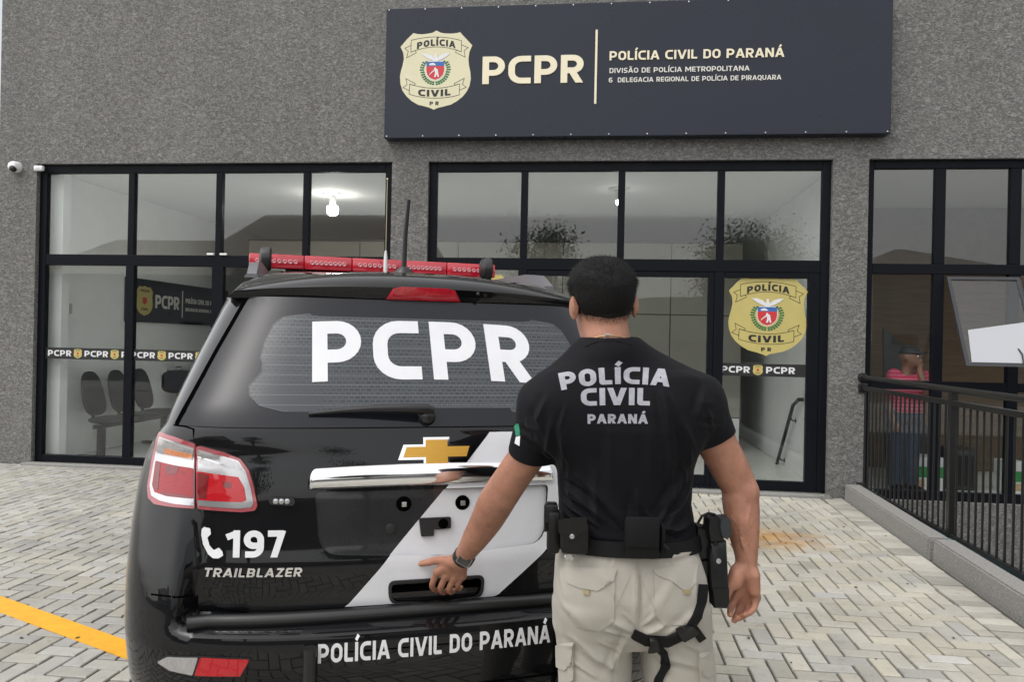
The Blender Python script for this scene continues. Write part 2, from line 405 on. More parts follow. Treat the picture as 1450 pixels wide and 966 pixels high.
# ------------------------------------------------------------------ ground
def ground_material():
    m = mat('concrete_pavers', (.5, .48, .42), .85); t = m.node_tree; b = t.nodes["Principled BSDF"]
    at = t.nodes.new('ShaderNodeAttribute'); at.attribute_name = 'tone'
    tc = t.nodes.new('ShaderNodeTexCoord')
    def noise(sc, det=6, ro=.65):
        n = t.nodes.new('ShaderNodeTexNoise'); n.inputs['Scale'].default_value = sc; n.inputs['Detail'].default_value = det; n.inputs['Roughness'].default_value = ro; t.links.new(tc.outputs['Object'], n.inputs['Vector']); return n
    def ramp(src, p0, c0, p1, c1):
        r = t.nodes.new('ShaderNodeValToRGB'); r.color_ramp.elements[0].position = p0; r.color_ramp.elements[1].position = p1; r.color_ramp.elements[0].color = (*c0, 1); r.color_ramp.elements[1].color = (*c1, 1); t.links.new(src, r.inputs[0]); return r
    def mul(a, bb, f=1.0, mode='MULTIPLY'):
        x = t.nodes.new('ShaderNodeMix'); x.data_type = 'RGBA'; x.blend_type = mode; x.inputs[0].default_value = f; t.links.new(a, x.inputs[6]); t.links.new(bb, x.inputs[7]); return x
    grain = ramp(noise(160, 4).outputs[0], .3, (.80, .80, .79), .7, (1.0, 1.0, 1.0))
    dirt = ramp(noise(1.1, 7, .7).outputs[0], .32, (.70, .69, .67), .62, (1, 1, 1))
    spots = ramp(noise(14, 5, .7).outputs[0], .30, (.62, .61, .58), .44, (1, 1, 1))
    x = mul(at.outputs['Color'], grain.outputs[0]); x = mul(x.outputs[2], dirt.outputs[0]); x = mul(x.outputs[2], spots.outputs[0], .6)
    # rust stain near the doors
    mp = t.nodes.new('ShaderNodeMapping'); mp.inputs['Location'].default_value = (-1.36, -6.22, 0); t.links.new(tc.outputs['Object'], mp.inputs[0])
    m2 = t.nodes.new('ShaderNodeMapping'); m2.inputs['Scale'].default_value = (1.7, 2.0, 1); t.links.new(mp.outputs[0], m2.inputs[0])
    ln = t.nodes.new('ShaderNodeVectorMath'); ln.operation = 'LENGTH'; t.links.new(m2.outputs[0], ln.inputs[0])
    ns = noise(7, 5); ad = t.nodes.new('ShaderNodeMath'); ad.operation = 'MULTIPLY_ADD'; ad.inputs[1].default_value = 1.7; t.links.new(ns.outputs[0], ad.inputs[0]); t.links.new(ln.outputs['Value'], ad.inputs[2])
    fac = t.nodes.new('ShaderNodeMapRange'); fac.inputs[1].default_value = 1.75; fac.inputs[2].default_value = .95; t.links.new(ad.outputs[0], fac.inputs[0])
    st = t.nodes.new('ShaderNodeMix'); st.data_type = 'RGBA'; st.blend_type = 'MULTIPLY'; t.links.new(fac.outputs[0], st.inputs[0]); t.links.new(x.outputs[2], st.inputs[6]); st.inputs[7].default_value = (.95, .58, .26, 1)
    t.links.new(st.outputs[2], b.inputs['Base Color'])
    n2 = noise(220, 4); bp = t.nodes.new('ShaderNodeBump'); bp.inputs['Strength'].default_value = .5; bp.inputs['Distance'].default_value = .002; t.links.new(n2.outputs[0], bp.inputs['Height']); t.links.new(bp.outputs[0], b.inputs['Normal'])
    mr = ramp(noise(3, 4).outputs[0], .3, (.55,) * 3, .7, (.9,) * 3); t.links.new(mr.outputs[0], b.inputs['Roughness'])
    return m
M['paver'] = ground_material()
M['sand'] = mat('joint_sand', (.075, .070, .062), .95, var=.3, vscale=30)
M['asphalt'] = mat('asphalt', (.05, .05, .052), .9, var=.3, vscale=12, bump=.3, bscale=90)
M['road_yellow'] = mat('yellow_line_paint', (.75, .36, .015), .6, var=.15, vscale=12, bump=.3, bscale=120, bdist=.001)

KX = lambda y: 2.33 + (y - 4.5) * .035          # foot of the kerb
PIT_X0 = 2.50
g = MB()
g.add([(-250, -250, -.02), (PIT_X0, -250, -.02), (PIT_X0, 8.4, -.02), (-250, 8.4, -.02)], [(0, 1, 2, 3)])
g.add([(PIT_X0, -250, -.02), (250, -250, -.02), (250, 1.5, -.02), (PIT_X0, 1.5, -.02)], [(0, 1, 2, 3)])
g.add([(9, 1.5, -.02), (250, 1.5, -.02), (250, 250, -.02), (9, 250, -.02)], [(0, 1, 2, 3)])
g.add([(-250, 8.4, -.02), (9, 8.4, -.02), (9, 250, -.02), (-250, 250, -.02)], [(0, 1, 2, 3)])
tag(g.build('ground', mat('worn_concrete', (.27, .26, .24), .9, var=.2, vscale=2, bump=.2, bscale=60)), kind='structure')
jb = MB(); jb.add([(-9.6, -2.95, -.016), (PIT_X0 - .02, -2.95, -.016), (PIT_X0 - .02, 8.03, -.016), (-9.6, 8.03, -.016)], [(0, 1, 2, 3)]); tag(jb.build('joint_bed', M['sand']), kind='structure')
sw_ = MB(); sw_.add([(-120, -6.5, -.012), (120, -6.5, -.012), (120, -2.95, -.012), (-120, -2.95, -.012)], [(0, 1, 2, 3)]); tag(sw_.build('pavement', mat('concrete', (.30, .29, .27), .9, var=.2, vscale=4)), kind='structure')
rd = MB(); rd.add([(-120, -14, -.014), (120, -14, -.014), (120, -6.5, -.014), (-120, -6.5, -.014)], [(0, 1, 2, 3)])
tag(rd.build('road', M['asphalt']), kind='structure')

def build_paving():
    rng = random.Random(7); a = .1; vs = []; fs = []; cols = []
    def paver(x0, y0, x1, y1, gap=.006, dz=0.0, tone=None):
        x0 += gap; y0 += gap; x1 -= gap; y1 -= gap; b = .004; z = rng.uniform(-.0018, .0018) + dz
        tx, ty = rng.uniform(-.0012, .0012), rng.uniform(-.0012, .0012)
        k = len(vs)
        for (xa, ya, xb, yb, zz) in ((x0, y0, x1, y1, -.03), (x0, y0, x1, y1, z - .004), (x0 + b, y0 + b, x1 - b, y1 - b, z)):
            for (px_, py_, sx, sy) in ((xa, ya, -1, -1), (xb, ya, 1, -1), (xb, yb, 1, 1), (xa, yb, -1, 1)): vs.append((px_, py_, zz + (tx * sx + ty * sy if zz > -.02 else 0)))
        for L in (0, 4):
            for i in range(4): j = (i + 1) % 4; fs.append((k + L + i, k + L + j, k + L + 4 + j, k + L + 4 + i))
        fs.append((k + 8, k + 9, k + 10, k + 11))
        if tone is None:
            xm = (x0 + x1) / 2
            left_shade = min(1, max(0, (.6 - xm) / 3.0))  # shade around the car put into the tone: greyer, darker towards the left
            v = rng.gauss(.505, .034) * (1 - .16 * left_shade); w = min(1, max(0, rng.gauss(.75, .25) - .35 * left_shade))
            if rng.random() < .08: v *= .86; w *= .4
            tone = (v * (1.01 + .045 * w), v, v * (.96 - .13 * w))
        cols.extend([(*tone, 1)] * 12)
    x_end = 2.12
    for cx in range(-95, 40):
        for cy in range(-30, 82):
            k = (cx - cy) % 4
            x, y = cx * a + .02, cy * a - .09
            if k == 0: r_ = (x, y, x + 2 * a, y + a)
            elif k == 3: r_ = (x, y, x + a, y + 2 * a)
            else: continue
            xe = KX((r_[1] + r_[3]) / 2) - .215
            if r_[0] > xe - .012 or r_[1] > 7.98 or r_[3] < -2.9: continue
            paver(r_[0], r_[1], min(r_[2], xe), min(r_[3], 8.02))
    y = -2.9
    while y < 8.0:
        x1 = KX(y); v = rng.gauss(.47, .06)
        paver(x1 - .21, y, x1 - .006, min(y + .1, 8.02), tone=(v * 1.02, v * .98, v * .87)); y += .1
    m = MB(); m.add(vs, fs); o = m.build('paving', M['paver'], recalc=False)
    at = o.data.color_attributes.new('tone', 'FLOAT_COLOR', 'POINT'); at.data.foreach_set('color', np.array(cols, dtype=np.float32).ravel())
    tag(o, kind='structure')
build_paving()

# painted line running diagonally under the car
yl = [onz(0, 845, 0), onz(0, 869, 0)]; e0, e1 = onz(190, 912, 0), onz(190, 938, 0)
d0 = (e0 - yl[0]).normalized(); d1 = (e1 - yl[1]).normalized()
m = MB(); q = [yl[0] - d0 * 1.5, e0 + d0 * .9, e1 + d0 * .9, yl[1] - d0 * 1.5]
m.add([(p.x, p.y, .0035) for p in q] + [(p.x, p.y, .0) for p in q], [(0, 1, 2, 3), (0, 1, 5, 4), (1, 2, 6, 5), (2, 3, 7, 6), (3, 0, 4, 7)])
tag(m.build('road_marking', M['road_yellow']), kind='structure')

# kerb stones (two lengths with a small step between them) and sunken area behind the railing
def kerb_piece(name, y0, y1, dx, dz):
    b = MB(); w = .16
    for ya, yb in ((y0, y1),):
        x0, x1 = KX(ya) + dx, KX(yb) + dx
        bm = bmesh.new(); vs = [bm.verts.new(p) for p in [(x0, ya, -.1), (x0 + w, ya, -.1), (x1 + w, yb, -.1), (x1, yb, -.1), (x0 + .012, ya, .145 + dz), (x0 + w, ya, .145 + dz), (x1 + w, yb, .145 + dz), (x1 + .012, yb, .145 + dz)]]
        for f in ((0, 1, 2, 3), (4, 5, 6, 7), (0, 1, 5, 4), (1, 2, 6, 5), (2, 3, 7, 6), (3, 0, 4, 7)): bm.faces.new([vs[i] for i in f])
        bmesh.ops.recalc_face_normals(bm, faces=bm.faces[:]); bmesh.ops.bevel(bm, geom=bm.edges[:], offset=.012, segments=2, affect='EDGES')
        b.frombm(bm)
    o = b.build(name, M['granite'], smooth=40); tag(o, kind='structure')
kerb_piece('kerb', 5.86, 8.0, .0, 0)
kerb_piece('kerb', -2.9, 5.83, .022, .0)
p = MB()
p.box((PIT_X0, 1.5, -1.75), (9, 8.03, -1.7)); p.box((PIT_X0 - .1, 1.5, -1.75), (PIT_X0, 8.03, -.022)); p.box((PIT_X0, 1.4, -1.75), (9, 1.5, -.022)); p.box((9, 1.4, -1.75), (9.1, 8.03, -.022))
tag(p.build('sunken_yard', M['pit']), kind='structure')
# ------------------------------------------------------------------ the police station
FY = 8.03; FH = 3.40
XA, XB, XC, XD, XE, XF = -6.36, -2.243, -1.846, 2.296, 2.64, 6.0
bld = thing('police_station', 'grey stucco police station with black framed shop windows and doors', 'building', (-2, FY, 0))
def wall_mesh():
    b = MB(); xs = [-6.83, XA, XB, XC, XD, XE, XF, 9.0]; zs = [-1.7, 0, FH, 6.8]; y0, y1 = FY, FY + .22
    def solid(i, j): return not (j == 1 and i in (1, 3, 5)) and not (j == 0 and i < 0)
    for i in range(7):
        for j in range(3):
            if not solid(i, j): continue
            a, c, d, e = xs[i], xs[i + 1], zs[j], zs[j + 1]
            b.add([(a, y0, d), (c, y0, d), (c, y0, e), (a, y0, e)], [(0, 1, 2, 3)]); b.add([(a, y1, d), (c, y1, d), (c, y1, e), (a, y1, e)], [(3, 2, 1, 0)])
            for (di, dj, q) in ((-1, 0, [(a, y0, d), (a, y0, e), (a, y1, e), (a, y1, d)]), (1, 0, [(c, y0, d), (c, y1, d), (c, y1, e), (c, y0, e)]), (0, -1, [(a, y0, d), (a, y1, d), (c, y1, d), (c, y0, d)]), (0, 1, [(a, y0, e), (c, y0, e), (c, y1, e), (a, y1, e)])):
                ii, jj = i + di, j + dj
                if not (0 <= ii < 7 and 0 <= jj < 3) or not solid(ii, jj): b.add(q, [(0, 1, 2, 3)])
    b.box((-6.83, FY + .22, 0), (-6.61, 15.5, 6.8)); b.box((8.78, FY + .22, -1.7), (9, 15.5, 6.8)); b.box((-6.61, 15.28, 0), (8.78, 15.5, 6.8))
    return b
wall_mesh().build('wall', M['stucco'], bld, recalc=False)
MB().box((-6.605, FY + .225, 3.9), (8.775, 15.27, 4.1)).build('roof', M['ceiling'], bld)
MB().box((-6.605, FY + .225, 3.36), (8.775, 15.27, 3.44)).build('ceiling', M['ceiling'], bld)
MB().box((-6.605, FY + .225, -.12), (8.775, 15.27, -.004)).build('floor', M['int_floor'], bld)
iw = MB()
iw.box((-6.6, FY + .23, 0), (-6.2, FY + .36, 3.355))                 # pier beside the left window
iw.box((-6.6, FY + .365, 0), (-6.32, 15.2, 3.355))                   # side wall with the benches
iw.box((-6.315, 14.6, 0), (2.35, 14.75, 3.355))                      # back wall
iw.box((2.36, FY + .24, 0), (2.50, 14.75, 3.355))                    # wall to the shop
iw.build('inner_wall', M['white_wall'], bld)
bw = MB(); bw.box((2.505, 10.6, 0), (8.7, 10.7, 3.355)); bw.build('shop_back_wall', mat('shop_wall', (.20, .19, .175), .7, var=.1), bld)
MB().box((XC + .3, FY - .10, -.008), (XD + .02, FY + .02, .03), .006).build('door_step', M['granite'], bld)
MB().box((XA - .05, FY - .10, -.008), (XB + .05, FY + .02, .025), .006).build('window_sill', M['granite'], bld)

def frame_unit(name, bars, panes, parent, smooth=None):
    f = MB()
    for (x0, z0, x1, z1, dy) in bars: f.box((x0, FY + .055 - dy, z0), (x1, FY + .125 + dy * .4, z1), .004)
    o = f.build(name, M['frame'], parent)
    for (x0, z0, x1, z1) in panes: MB().box((x0 - .012, FY + .085, z0 - .012), (x1 + .012, FY + .092, z1 + .012)).build('pane', M['glass'], o)
    return o
zb0, zb1 = 2.262, 2.385      # transom bar
m1, m2, m3 = -5.25, -4.215, -3.215
# left window: bars and panes
hw = .036
bars = [(XA + .001, .026, XA + .085, FH - .001, 0), (XB - .085, .026, XB - .001, FH - .001, 0), (XA + .087, FH - .095, XB - .087, FH - .001, .001), (XA + .087, .026, XB - .087, .105, .001), (XA + .087, zb0, XB - .087, zb1, .001)]
for x in (m1, m2, m3): bars.append((x - hw, zb1 + .001, x + hw, FH - .097, 0))
for x, w in ((m1, .05), (m2, .066), (m3, .05)): bars.append((x - w, .107, x + w, zb0 - .001, 0))
cols = [XA + .085, m1 - hw, m1 + hw, m2 - hw, m2 + hw, m3 - hw, m3 + hw, XB - .085]
panes = [(cols[2 * i], zb1, cols[2 * i + 1], FH - .096) for i in range(4)]
cl = [XA + .085, m1 - .05, m1 + .05, m2 - .066, m2 + .066, m3 - .05, m3 + .05, XB - .085]
panes += [(cl[2 * i], .106, cl[2 * i + 1], zb0) for i in range(4)]
win_l = frame_unit('window', bars, panes, bld)
# entrance unit
c1, c2, c3 = -.82, .198, 1.213
bars = [(XC + .001, .031, XC + .085, FH - .001, 0), (XD - .085, .031, XD - .001, FH - .001, 0), (XC + .087, FH - .095, XD - .087, FH - .001, .001), (XC + .087, zb0, XD - .087, zb1, .001), (XC + .087, .031, c1 - .052, .13, .001), (c3 + .052, .031, XD - .087, .13, .001), (c1 + .052, .031, c3 - .052, .06, .001)]
for x in (c1, c2, c3): bars.append((x - hw, zb1 + .001, x + hw, FH - .097, 0))
for x in (c1, c3): bars.append((x - .05, .031, x + .05, zb0 - .001, 0))
bars += [(XD - .20, .131, XD - .087, zb0 - .001, -.004), (c3 + .052, zb0 - .06, XD - .20, zb0 - .001, -.004)]
cols = [XC + .085, c1 - hw, c1 + hw, c2 - hw, c2 + hw, c3 - hw, c3 + hw, XD - .085]
panes = [(cols[2 * i], zb1, cols[2 * i + 1], FH - .096) for i in range(4)] + [(XC + .085, .13, c1 - .05, zb0), (c3 + .05, .13, XD - .20, zb0 - .06)]
win_c = frame_unit('entrance_window', bars, panes, bld)
for (x0, x1) in ((c1 + .052, c2 - .004), (c2 + .004, c3 - .052)):
    d = frame_unit('door', [(x0, .062, x0 + .06, zb0 - .002, -.006), (x1 - .06, .062, x1, zb0 - .002, -.006), (x0 + .061, .062, x1 - .061, .16, -.006), (x0 + .061, zb0 - .06, x1 - .061, zb0 - .002, -.006)], [(x0 + .06, .16, x1 - .06, zb0 - .06)], bld)
    hx = x1 - .03 if x0 < 0 else x0 + .03
    hb = MB(); hb.tube([(hx, FY + .06, .85), (hx, FY + .01, .85), (hx, FY + .01, 1.35), (hx, FY + .06, 1.35)], .012, 10); hb.build('handle', M['steel'], d, smooth=40)
# shop window, right
e1, e2 = 3.345, 4.051
bars = [(XE + .001, .001, XE + .07, FH - .001, 0), (XE + .072, FH - .085, XF - .001, FH - .001, .001), (XE + .072, .001, XF - .001, .09, .001), (XE + .072, 2.26, XF - .001, 2.36, .001)]
for x in (e1, e2, 4.75, 5.45): bars.append((x - .05, .092, x + .05, 2.258, 0)); bars.append((x - .05, 2.362, x + .05, FH - .087, 0))
xs_ = [XE + .07, e1 - .05, e1 + .05, e2 - .05, e2 + .05, 4.70, 4.80, 5.40, 5.50, XF - .001]
for i in range(5): bars.append((xs_[2 * i] + .002, 1.10, xs_[2 * i + 1] - .002, 1.19, .001))
panes = []
for i in range(5):
    panes.append((xs_[2 * i], 2.36, xs_[2 * i + 1], FH - .085)); panes.append((xs_[2 * i], .09, xs_[2 * i + 1], 1.10))
    if i != 1: panes.append((xs_[2 * i], 1.19, xs_[2 * i + 1], 2.26))
win_r = frame_unit('shop_window', bars, panes, bld)
# tilted open sash of the shop window
def awning():
    top = 2.235; L = .98; th = R(27); x0, x1 = e1 + .06, e2 + .03
    def P(x, s, n): return (x, FY + .05 - s * math.sin(th) - n * math.cos(th), top - s * math.cos(th) + n * -math.sin(th) * 0 - n * math.sin(th) * 0)
    b = MB(); w = .034
    def bar(xa, sa, xb, sb):
        vs = [P(xa, sa, 0), P(xb, sa, 0), P(xb, sb, 0), P(xa, sb, 0), P(xa, sa, .03), P(xb, sa, .03), P(xb, sb, .03), P(xa, sb, .03)]
        b.add(vs, [(0, 1, 2, 3), (4, 5, 6, 7), (0, 1, 5, 4), (1, 2, 6, 5), (2, 3, 7, 6), (3, 0, 4, 7)])
    bar(x0, 0, x0 + w, L); bar(x1 - w, 0, x1, L); bar(x0 + w, 0, x1 - w, w); bar(x0 + w, L - w, x1 - w, L)
    o = b.build('open_sash', mat('grey_sash', (.035, .036, .04), .35, spec=.4), bld)
    g_ = MB(); xa, xb, sa, sb = x0 + w - .005, x1 - w + .005, w - .005, L - w + .005
    vs = [P(xa, sa, .012), P(xb, sa, .012), P(xb, sb, .012), P(xa, sb, .012), P(xa, sa, .018), P(xb, sa, .018), P(xb, sb, .018), P(xa, sb, .018)]
    g_.add(vs, [(0, 1, 2, 3), (4, 5, 6, 7), (0, 1, 5, 4), (1, 2, 6, 5), (2, 3, 7, 6), (3, 0, 4, 7)]); g_.build('pane', M['glass'], o)
    # thin pale grey sheet over the lower part of the pane
    vs = [P(xa + .06, .60, .019), P(xb, .50, .019), P(xb, sb - .01, .019), P(xa + .03, sb - .01, .019)]
    vs += [P(xa + .06, .60, .021), P(xb, .50, .021), P(xb, sb - .01, .021), P(xa + .03, sb - .01, .021)]
    MB().add(vs, [(0, 1, 2, 3), (4, 5, 6, 7), (0, 1, 5, 4), (1, 2, 6, 5), (2, 3, 7, 6), (3, 0, 4, 7)]).build('pale_sheet', mat('pale_grey_sheet', (.42, .43, .455), .4), o)
    a = MB(); a.tube([P(x1 - .18, sb - .16, .024), P(x1 - .16, sb - .1, .035), P(x1 - .17, sb - .0, .03), P(x1 - .10, sb + .01, .03)], .007, 8); a.build('handle', M['plastic_black'], o, smooth=40)
awning()

# --------------------------------------------------------------- crest drawing (one flat emblem made of printed layers)
def crest(mapf, parent, plate_mat, t=.003, name='crest', fine=True):
    K = 710.0
    def N(p): return [((x - 423) / K, (427 - y) / K) for x, y in p]
    out = N([(423, 72), (460, 92), (500, 100), (560, 103), (610, 100), (640, 92), (690, 145), (755, 212), (730, 270), (722, 330), (728, 390), (742, 450), (748, 510), (738, 570), (715, 620), (680, 665), (630, 705), (570, 738), (500, 755), (450, 765), (413, 782), (385, 768), (335, 752), (265, 735), (205, 700), (155, 655), (118, 605), (98, 545), (92, 480), (100, 430), (115, 380), (125, 320), (118, 265), (92, 212), (150, 145), (210, 90), (250, 100), (300, 103), (350, 98), (390, 90)])
    pl = decal(name, [out], mapf, plate_mat, parent, t=t)
    h1 = t; e = .0012
    if not fine:
        decal('crest_arms', [N([(335, 350), (503, 350), (503, 440), (480, 490), (420, 515), (360, 490), (335, 440)])], mapf, M['red'], pl, t=e, base=h1)
        tt, w = text2d('POLÍCIA', .085, .24, .14, width=.5); decal('crest_lettering', shift(tt, -w / 2, .29), mapf, M['black'], pl, t=e, base=h1)
        tt, w = text2d('CIVIL', .085, .24, .14, width=.4); decal('crest_lettering', shift(tt, -w / 2, -.32), mapf, M['black'], pl, t=e, base=h1)
        return pl
    def quadr(a, b, c, n=8): return [((1 - s) ** 2 * a[0] + 2 * s * (1 - s) * b[0] + s * s * c[0], (1 - s) ** 2 * a[1] + 2 * s * (1 - s) * b[1] + s * s * c[1]) for s in [i / n for i in range(n + 1)]]
    lines = [quadr((190, 155), (423, 98), (655, 168)) + quadr((655, 268), (423, 172), (190, 262)),
             [(190, 200), (132, 225), (165, 252), (150, 312), (240, 268), (232, 246), (190, 262)], [(655, 205), (717, 232), (682, 258), (692, 316), (602, 272), (612, 250), (655, 268)],
             quadr((185, 548), (423, 628), (645, 553)) + quadr((645, 652), (423, 712), (182, 640)),
             [(182, 606), (122, 580), (160, 552), (148, 498), (237, 545), (228, 562), (185, 548)], [(645, 612), (708, 585), (672, 558), (688, 505), (596, 550), (604, 566), (645, 553)]]
    lp = []
    for L in lines: lp += ribbon([Vector(p) for p in N(L)], .0062, True)
    decal('banner_outline', lp, mapf, M['black'], pl, t=e, base=h1)
    tt, w = text2d('POLÍCIA', .083, .25, .16, width=.50)
    arc = lambda k, y0: (lambda p: (p[0] - w / 2, p[1] + y0 - k * (p[0] - w / 2) ** 2))
    A = arc(.62, .307); tt = [[A(p) for p in q] for q in tt]
    t2, w2 = text2d('CIVIL', .085, .25, .16, width=.42); t2 = [[(p[0] - w2 / 2 - .012, p[1] - .335 + .35 * (p[0] - w2 / 2) ** 2) for p in q] for q in t2]
    t3, w3 = text2d('PR', .048, .25, .45, width=.12); t3 = shift(t3, -w3 / 2 - .01, -.443)
    decal('crest_lettering', tt + t2 + t3, mapf, M['black'], pl, t=e, base=h1)
    sh = lambda k: [((x - 419) * k + 419, (y - 425) * k + 425) for x, y in [(337, 352), (501, 352), (501, 430), (490, 470), (462, 498), (419, 514), (376, 498), (348, 470), (337, 430)]]
    decal('arms_border', [N(sh(1.07))], mapf, M['white'], pl, t=e, base=h1)
    decal('arms_red', [N([p for p in sh(1) if p[1] > 380] + [(337, 394), (501, 394)][::1])] if False else [N([(337, 392), (501, 392), (501, 430), (490, 470), (462, 498), (419, 514), (376, 498), (348, 470), (337, 430)])], mapf, M['red'], pl, t=e, base=h1 + e)
    decal('arms_blue', [N([(337, 352), (501, 352), (501, 391), (337, 391)])], mapf, M['blue'], pl, t=e, base=h1 + e)
    eagle = [(285, 275), (335, 277), (380, 294), (402, 318), (412, 300), (410, 285), (421, 279), (433, 287), (431, 302), (444, 318), (468, 294), (510, 279), (556, 278), (520, 308), (482, 330), (446, 343), (440, 352), (404, 352), (398, 342), (362, 328), (320, 304)]
    man = [(411, 405), (425, 405), (428, 416), (442, 420), (446, 444), (455, 488), (442, 490), (434, 462), (424, 490), (410, 490), (418, 455), (416, 432), (380, 458), (362, 476), (372, 456), (408, 424)]
    cloud = [(362, 384), (366, 368), (380, 366), (392, 362), (408, 366), (428, 384)]
    decal('arms_white', [N(eagle), N(man), N(cloud)], mapf, M['white'], pl, t=e, base=h1 + 2 * e)
    lv = []
    for sgn, cx0 in ((-1, 419), (1, 419)):
        for i in range(15):
            a = R(-82 + i * 10.5); rx, ry = 118, 118
            for o_ in (-9, 9):
                x = cx0 + sgn * (rx + o_) * math.cos(a) * (1.0 if a < 0 else 1.05); y = 428 - (ry + o_) * math.sin(a)
                if y < 342: continue
                lv.append([(x + 12 * math.cos(b), y + 8.5 * math.sin(b)) for b in [k * math.pi / 4 for k in range(8)]])
    decal('wreath', [N(p) for p in lv], mapf, M['green'], pl, t=e, base=h1)
    return pl

# --------------------------------------------------------------- big fascia sign
SX0, SX1, SZ0, SZ1, SY = -2.30, 2.79, 3.615, 4.985, FY - .14
sg = thing('fascia_sign', 'long navy blue fascia sign with cream lettering above the entrance', 'sign', ((SX0 + SX1) / 2, FY, SZ0))
MB().box((SX0, SY, SZ0), (SX1, FY - .002, SZ1), .006).build('panel', M['navy'], sg)
def on_sign(px, py): p = ony(px, py, SY); return (p.x, p.z)
smap = lambda x, z, h: (x, SY - h, z)
def line_of(txt, pl, pr, H, s, name, m=M['cream'], sp=.11, t=.012):
    a = on_sign(*pl); b = on_sign(*pr); tt, w = text2d(txt, H, s, sp, width=b[0] - a[0])
    ang = 0.0
    decal(name, shift(tt, a[0], (a[1] + b[1]) / 2), smap, m, sg, t=t)
line_of('PCPR', (683, 119), (826, 117), .285, .205, 'lettering')
a, b = on_sign(845, 42), on_sign(845, 147); MB().box((a[0] - .011, SY - .012, b[1]), (a[0] + .011, SY - .0005, a[1])).build('divider', M['cream'], sg)
line_of('POLÍCIA CIVIL DO PARANÁ', (863, 86), (1110, 80), .092, .19, 'lettering', sp=.13)
line_of('DIVISÃO DE POLÍCIA METROPOLITANA', (863, 103), (1061, 100), .050, .17, 'lettering', M['creamgrey'], .14, .006)
line_of('6  DELEGACIA REGIONAL DE POLÍCIA DE PIRAQUARA', (862, 118), (1106, 111), .048, .17, 'lettering', M['creamgrey'], .14, .006)
cc = on_sign(617, 99); ch = .83
crest(lambda u, v, h: (cc[0] + u * ch * .985, SY - h, cc[1] + v * ch), sg, M['pale_gold'])
sc = MB().lathe((SX0 + .03, SY, SZ0 + .02), [(.007, .002), (.007, -.004), (.003, -.006)], 8, 'Y').build('screw', M['steel'], sg)
for k in range(14):
    for dz in (0, SZ1 - SZ0 - .04):
        if k or dz: c = sc.copy(); COL.objects.link(c); c.parent = sg; c.location = (k * (SX1 - SX0 - .06) / 13, 0, dz)

# window sticker bands with repeated writing, and crests on the glass
def band(x0, x1, n, parent, off):
    y = FY + .084
    mf = lambda x, z, h: (x, y - h, z)
    bnd = decal('sticker_band', [[(x0, 1.195), (x1, 1.195), (x1, 1.325), (x0, 1.325)]], mf, M['black'], parent, t=.0015)
    step = .447; ws = []; k = 0
    x = x0 + off
    while x < x1 - .03:
        tt, w = text2d('PCPR', .066, .21, .14, width=.285)
        for p in shift(tt, x, 1.228):
            q = [(min(max(a, x0 + .005), x1 - .005), b) for a, b in p]
            if max(a for a, b in q) - min(a for a, b in q) > 1e-4: ws.append(q)
        if x + .285 + .15 < x1: 
            cx = x + .365
            crest(lambda u, v, h, cx=cx: (cx + u * .108, y - .0015 - h, 1.26 + v * .108), bnd, M['gold'], t=.001, name='small_crest', fine=False)
        x += step
    decal('band_lettering', ws, mf, M['white'], bnd, t=.001, base=.0016)
band(cl[0], cl[1], 2, win_l, .035); band(cl[2], cl[3], 2, win_l, -.03); band(cl[4], cl[5], 2, win_l, .05); band(cl[6], cl[7], 2, win_l, .05)
band(c3 + .05, XD - .20, 2, win_c, -.01)
p0 = ony(1087, 447, FY + .084); hh = .84
crest(lambda u, v, h: (p0.x + u * hh, FY + .084 - h, p0.z + v * hh * .985), win_c, M['gold'], t=.0015)
px_ = (XC + .085 + c1 - .05) / 2
crest(lambda u, v, h: (px_ + u * hh, FY + .084 - h, p0.z + v * hh), win_c, M['gold'], t=.0015)

# ------------------------------------------------------------------ things on the facade
cc_ = ony(25, 237, FY)
t = thing('security_camera', 'small white dome security camera on the stucco beside the left window', 'camera', (cc_.x, FY, cc_.z))
MB().lathe((cc_.x, FY - .001, cc_.z), [(.062, 0), (.062, -.03), (.058, -.07), (.045, -.095), (.02, -.105)], 24, 'Y').build('housing', M['plastic_white'], t, smooth=40)
MB().lathe((cc_.x + .012, FY - .085, cc_.z - .03), [(.036, 0.02), (.036, -.012), (.028, -.026), (.01, -.033)], 20, 'Y').build('lens', M['plastic_black'], t, smooth=40)
ss = ony(58, 239, FY)
t = thing('alarm_sensor', 'white alarm contact box at the top left corner of the left window', 'sensor', (ss.x, FY, ss.z))
MB().box((ss.x - .055, FY - .05, ss.z - .028), (ss.x + .05, FY - .001, ss.z + .03), .012).build('case', M['plastic_white'], t, smooth=40)
MB().box((ss.x - .03, FY - .053, ss.z - .012), (ss.x + .02, FY - .0505, ss.z + .006), .001).build('cover', mat('sensor_cover', (.6, .6, .62), .3), t)
for dx, lab in ((-.075, 'small white contact switch left of the middle mullion of left window'), (.075, 'small white contact switch right of the middle mullion of left window')):
    q = (m2 + dx, FY + .05, zb1 + .012)
    s_ = MB(); s_.box((q[0] - .04, q[1] - .025, q[2] - .011), (q[0] + .04, q[1] - .001, q[2] + .011), .004); s_.box((q[0] - .008, q[1] - .0255, q[2] - .004), (q[0] + .008, q[1] - .024, q[2] + .004), 0)
    tag(s_.build('contact_switch', M['plastic_white']), lab, 'sensor', 'contact switches on the window bar')

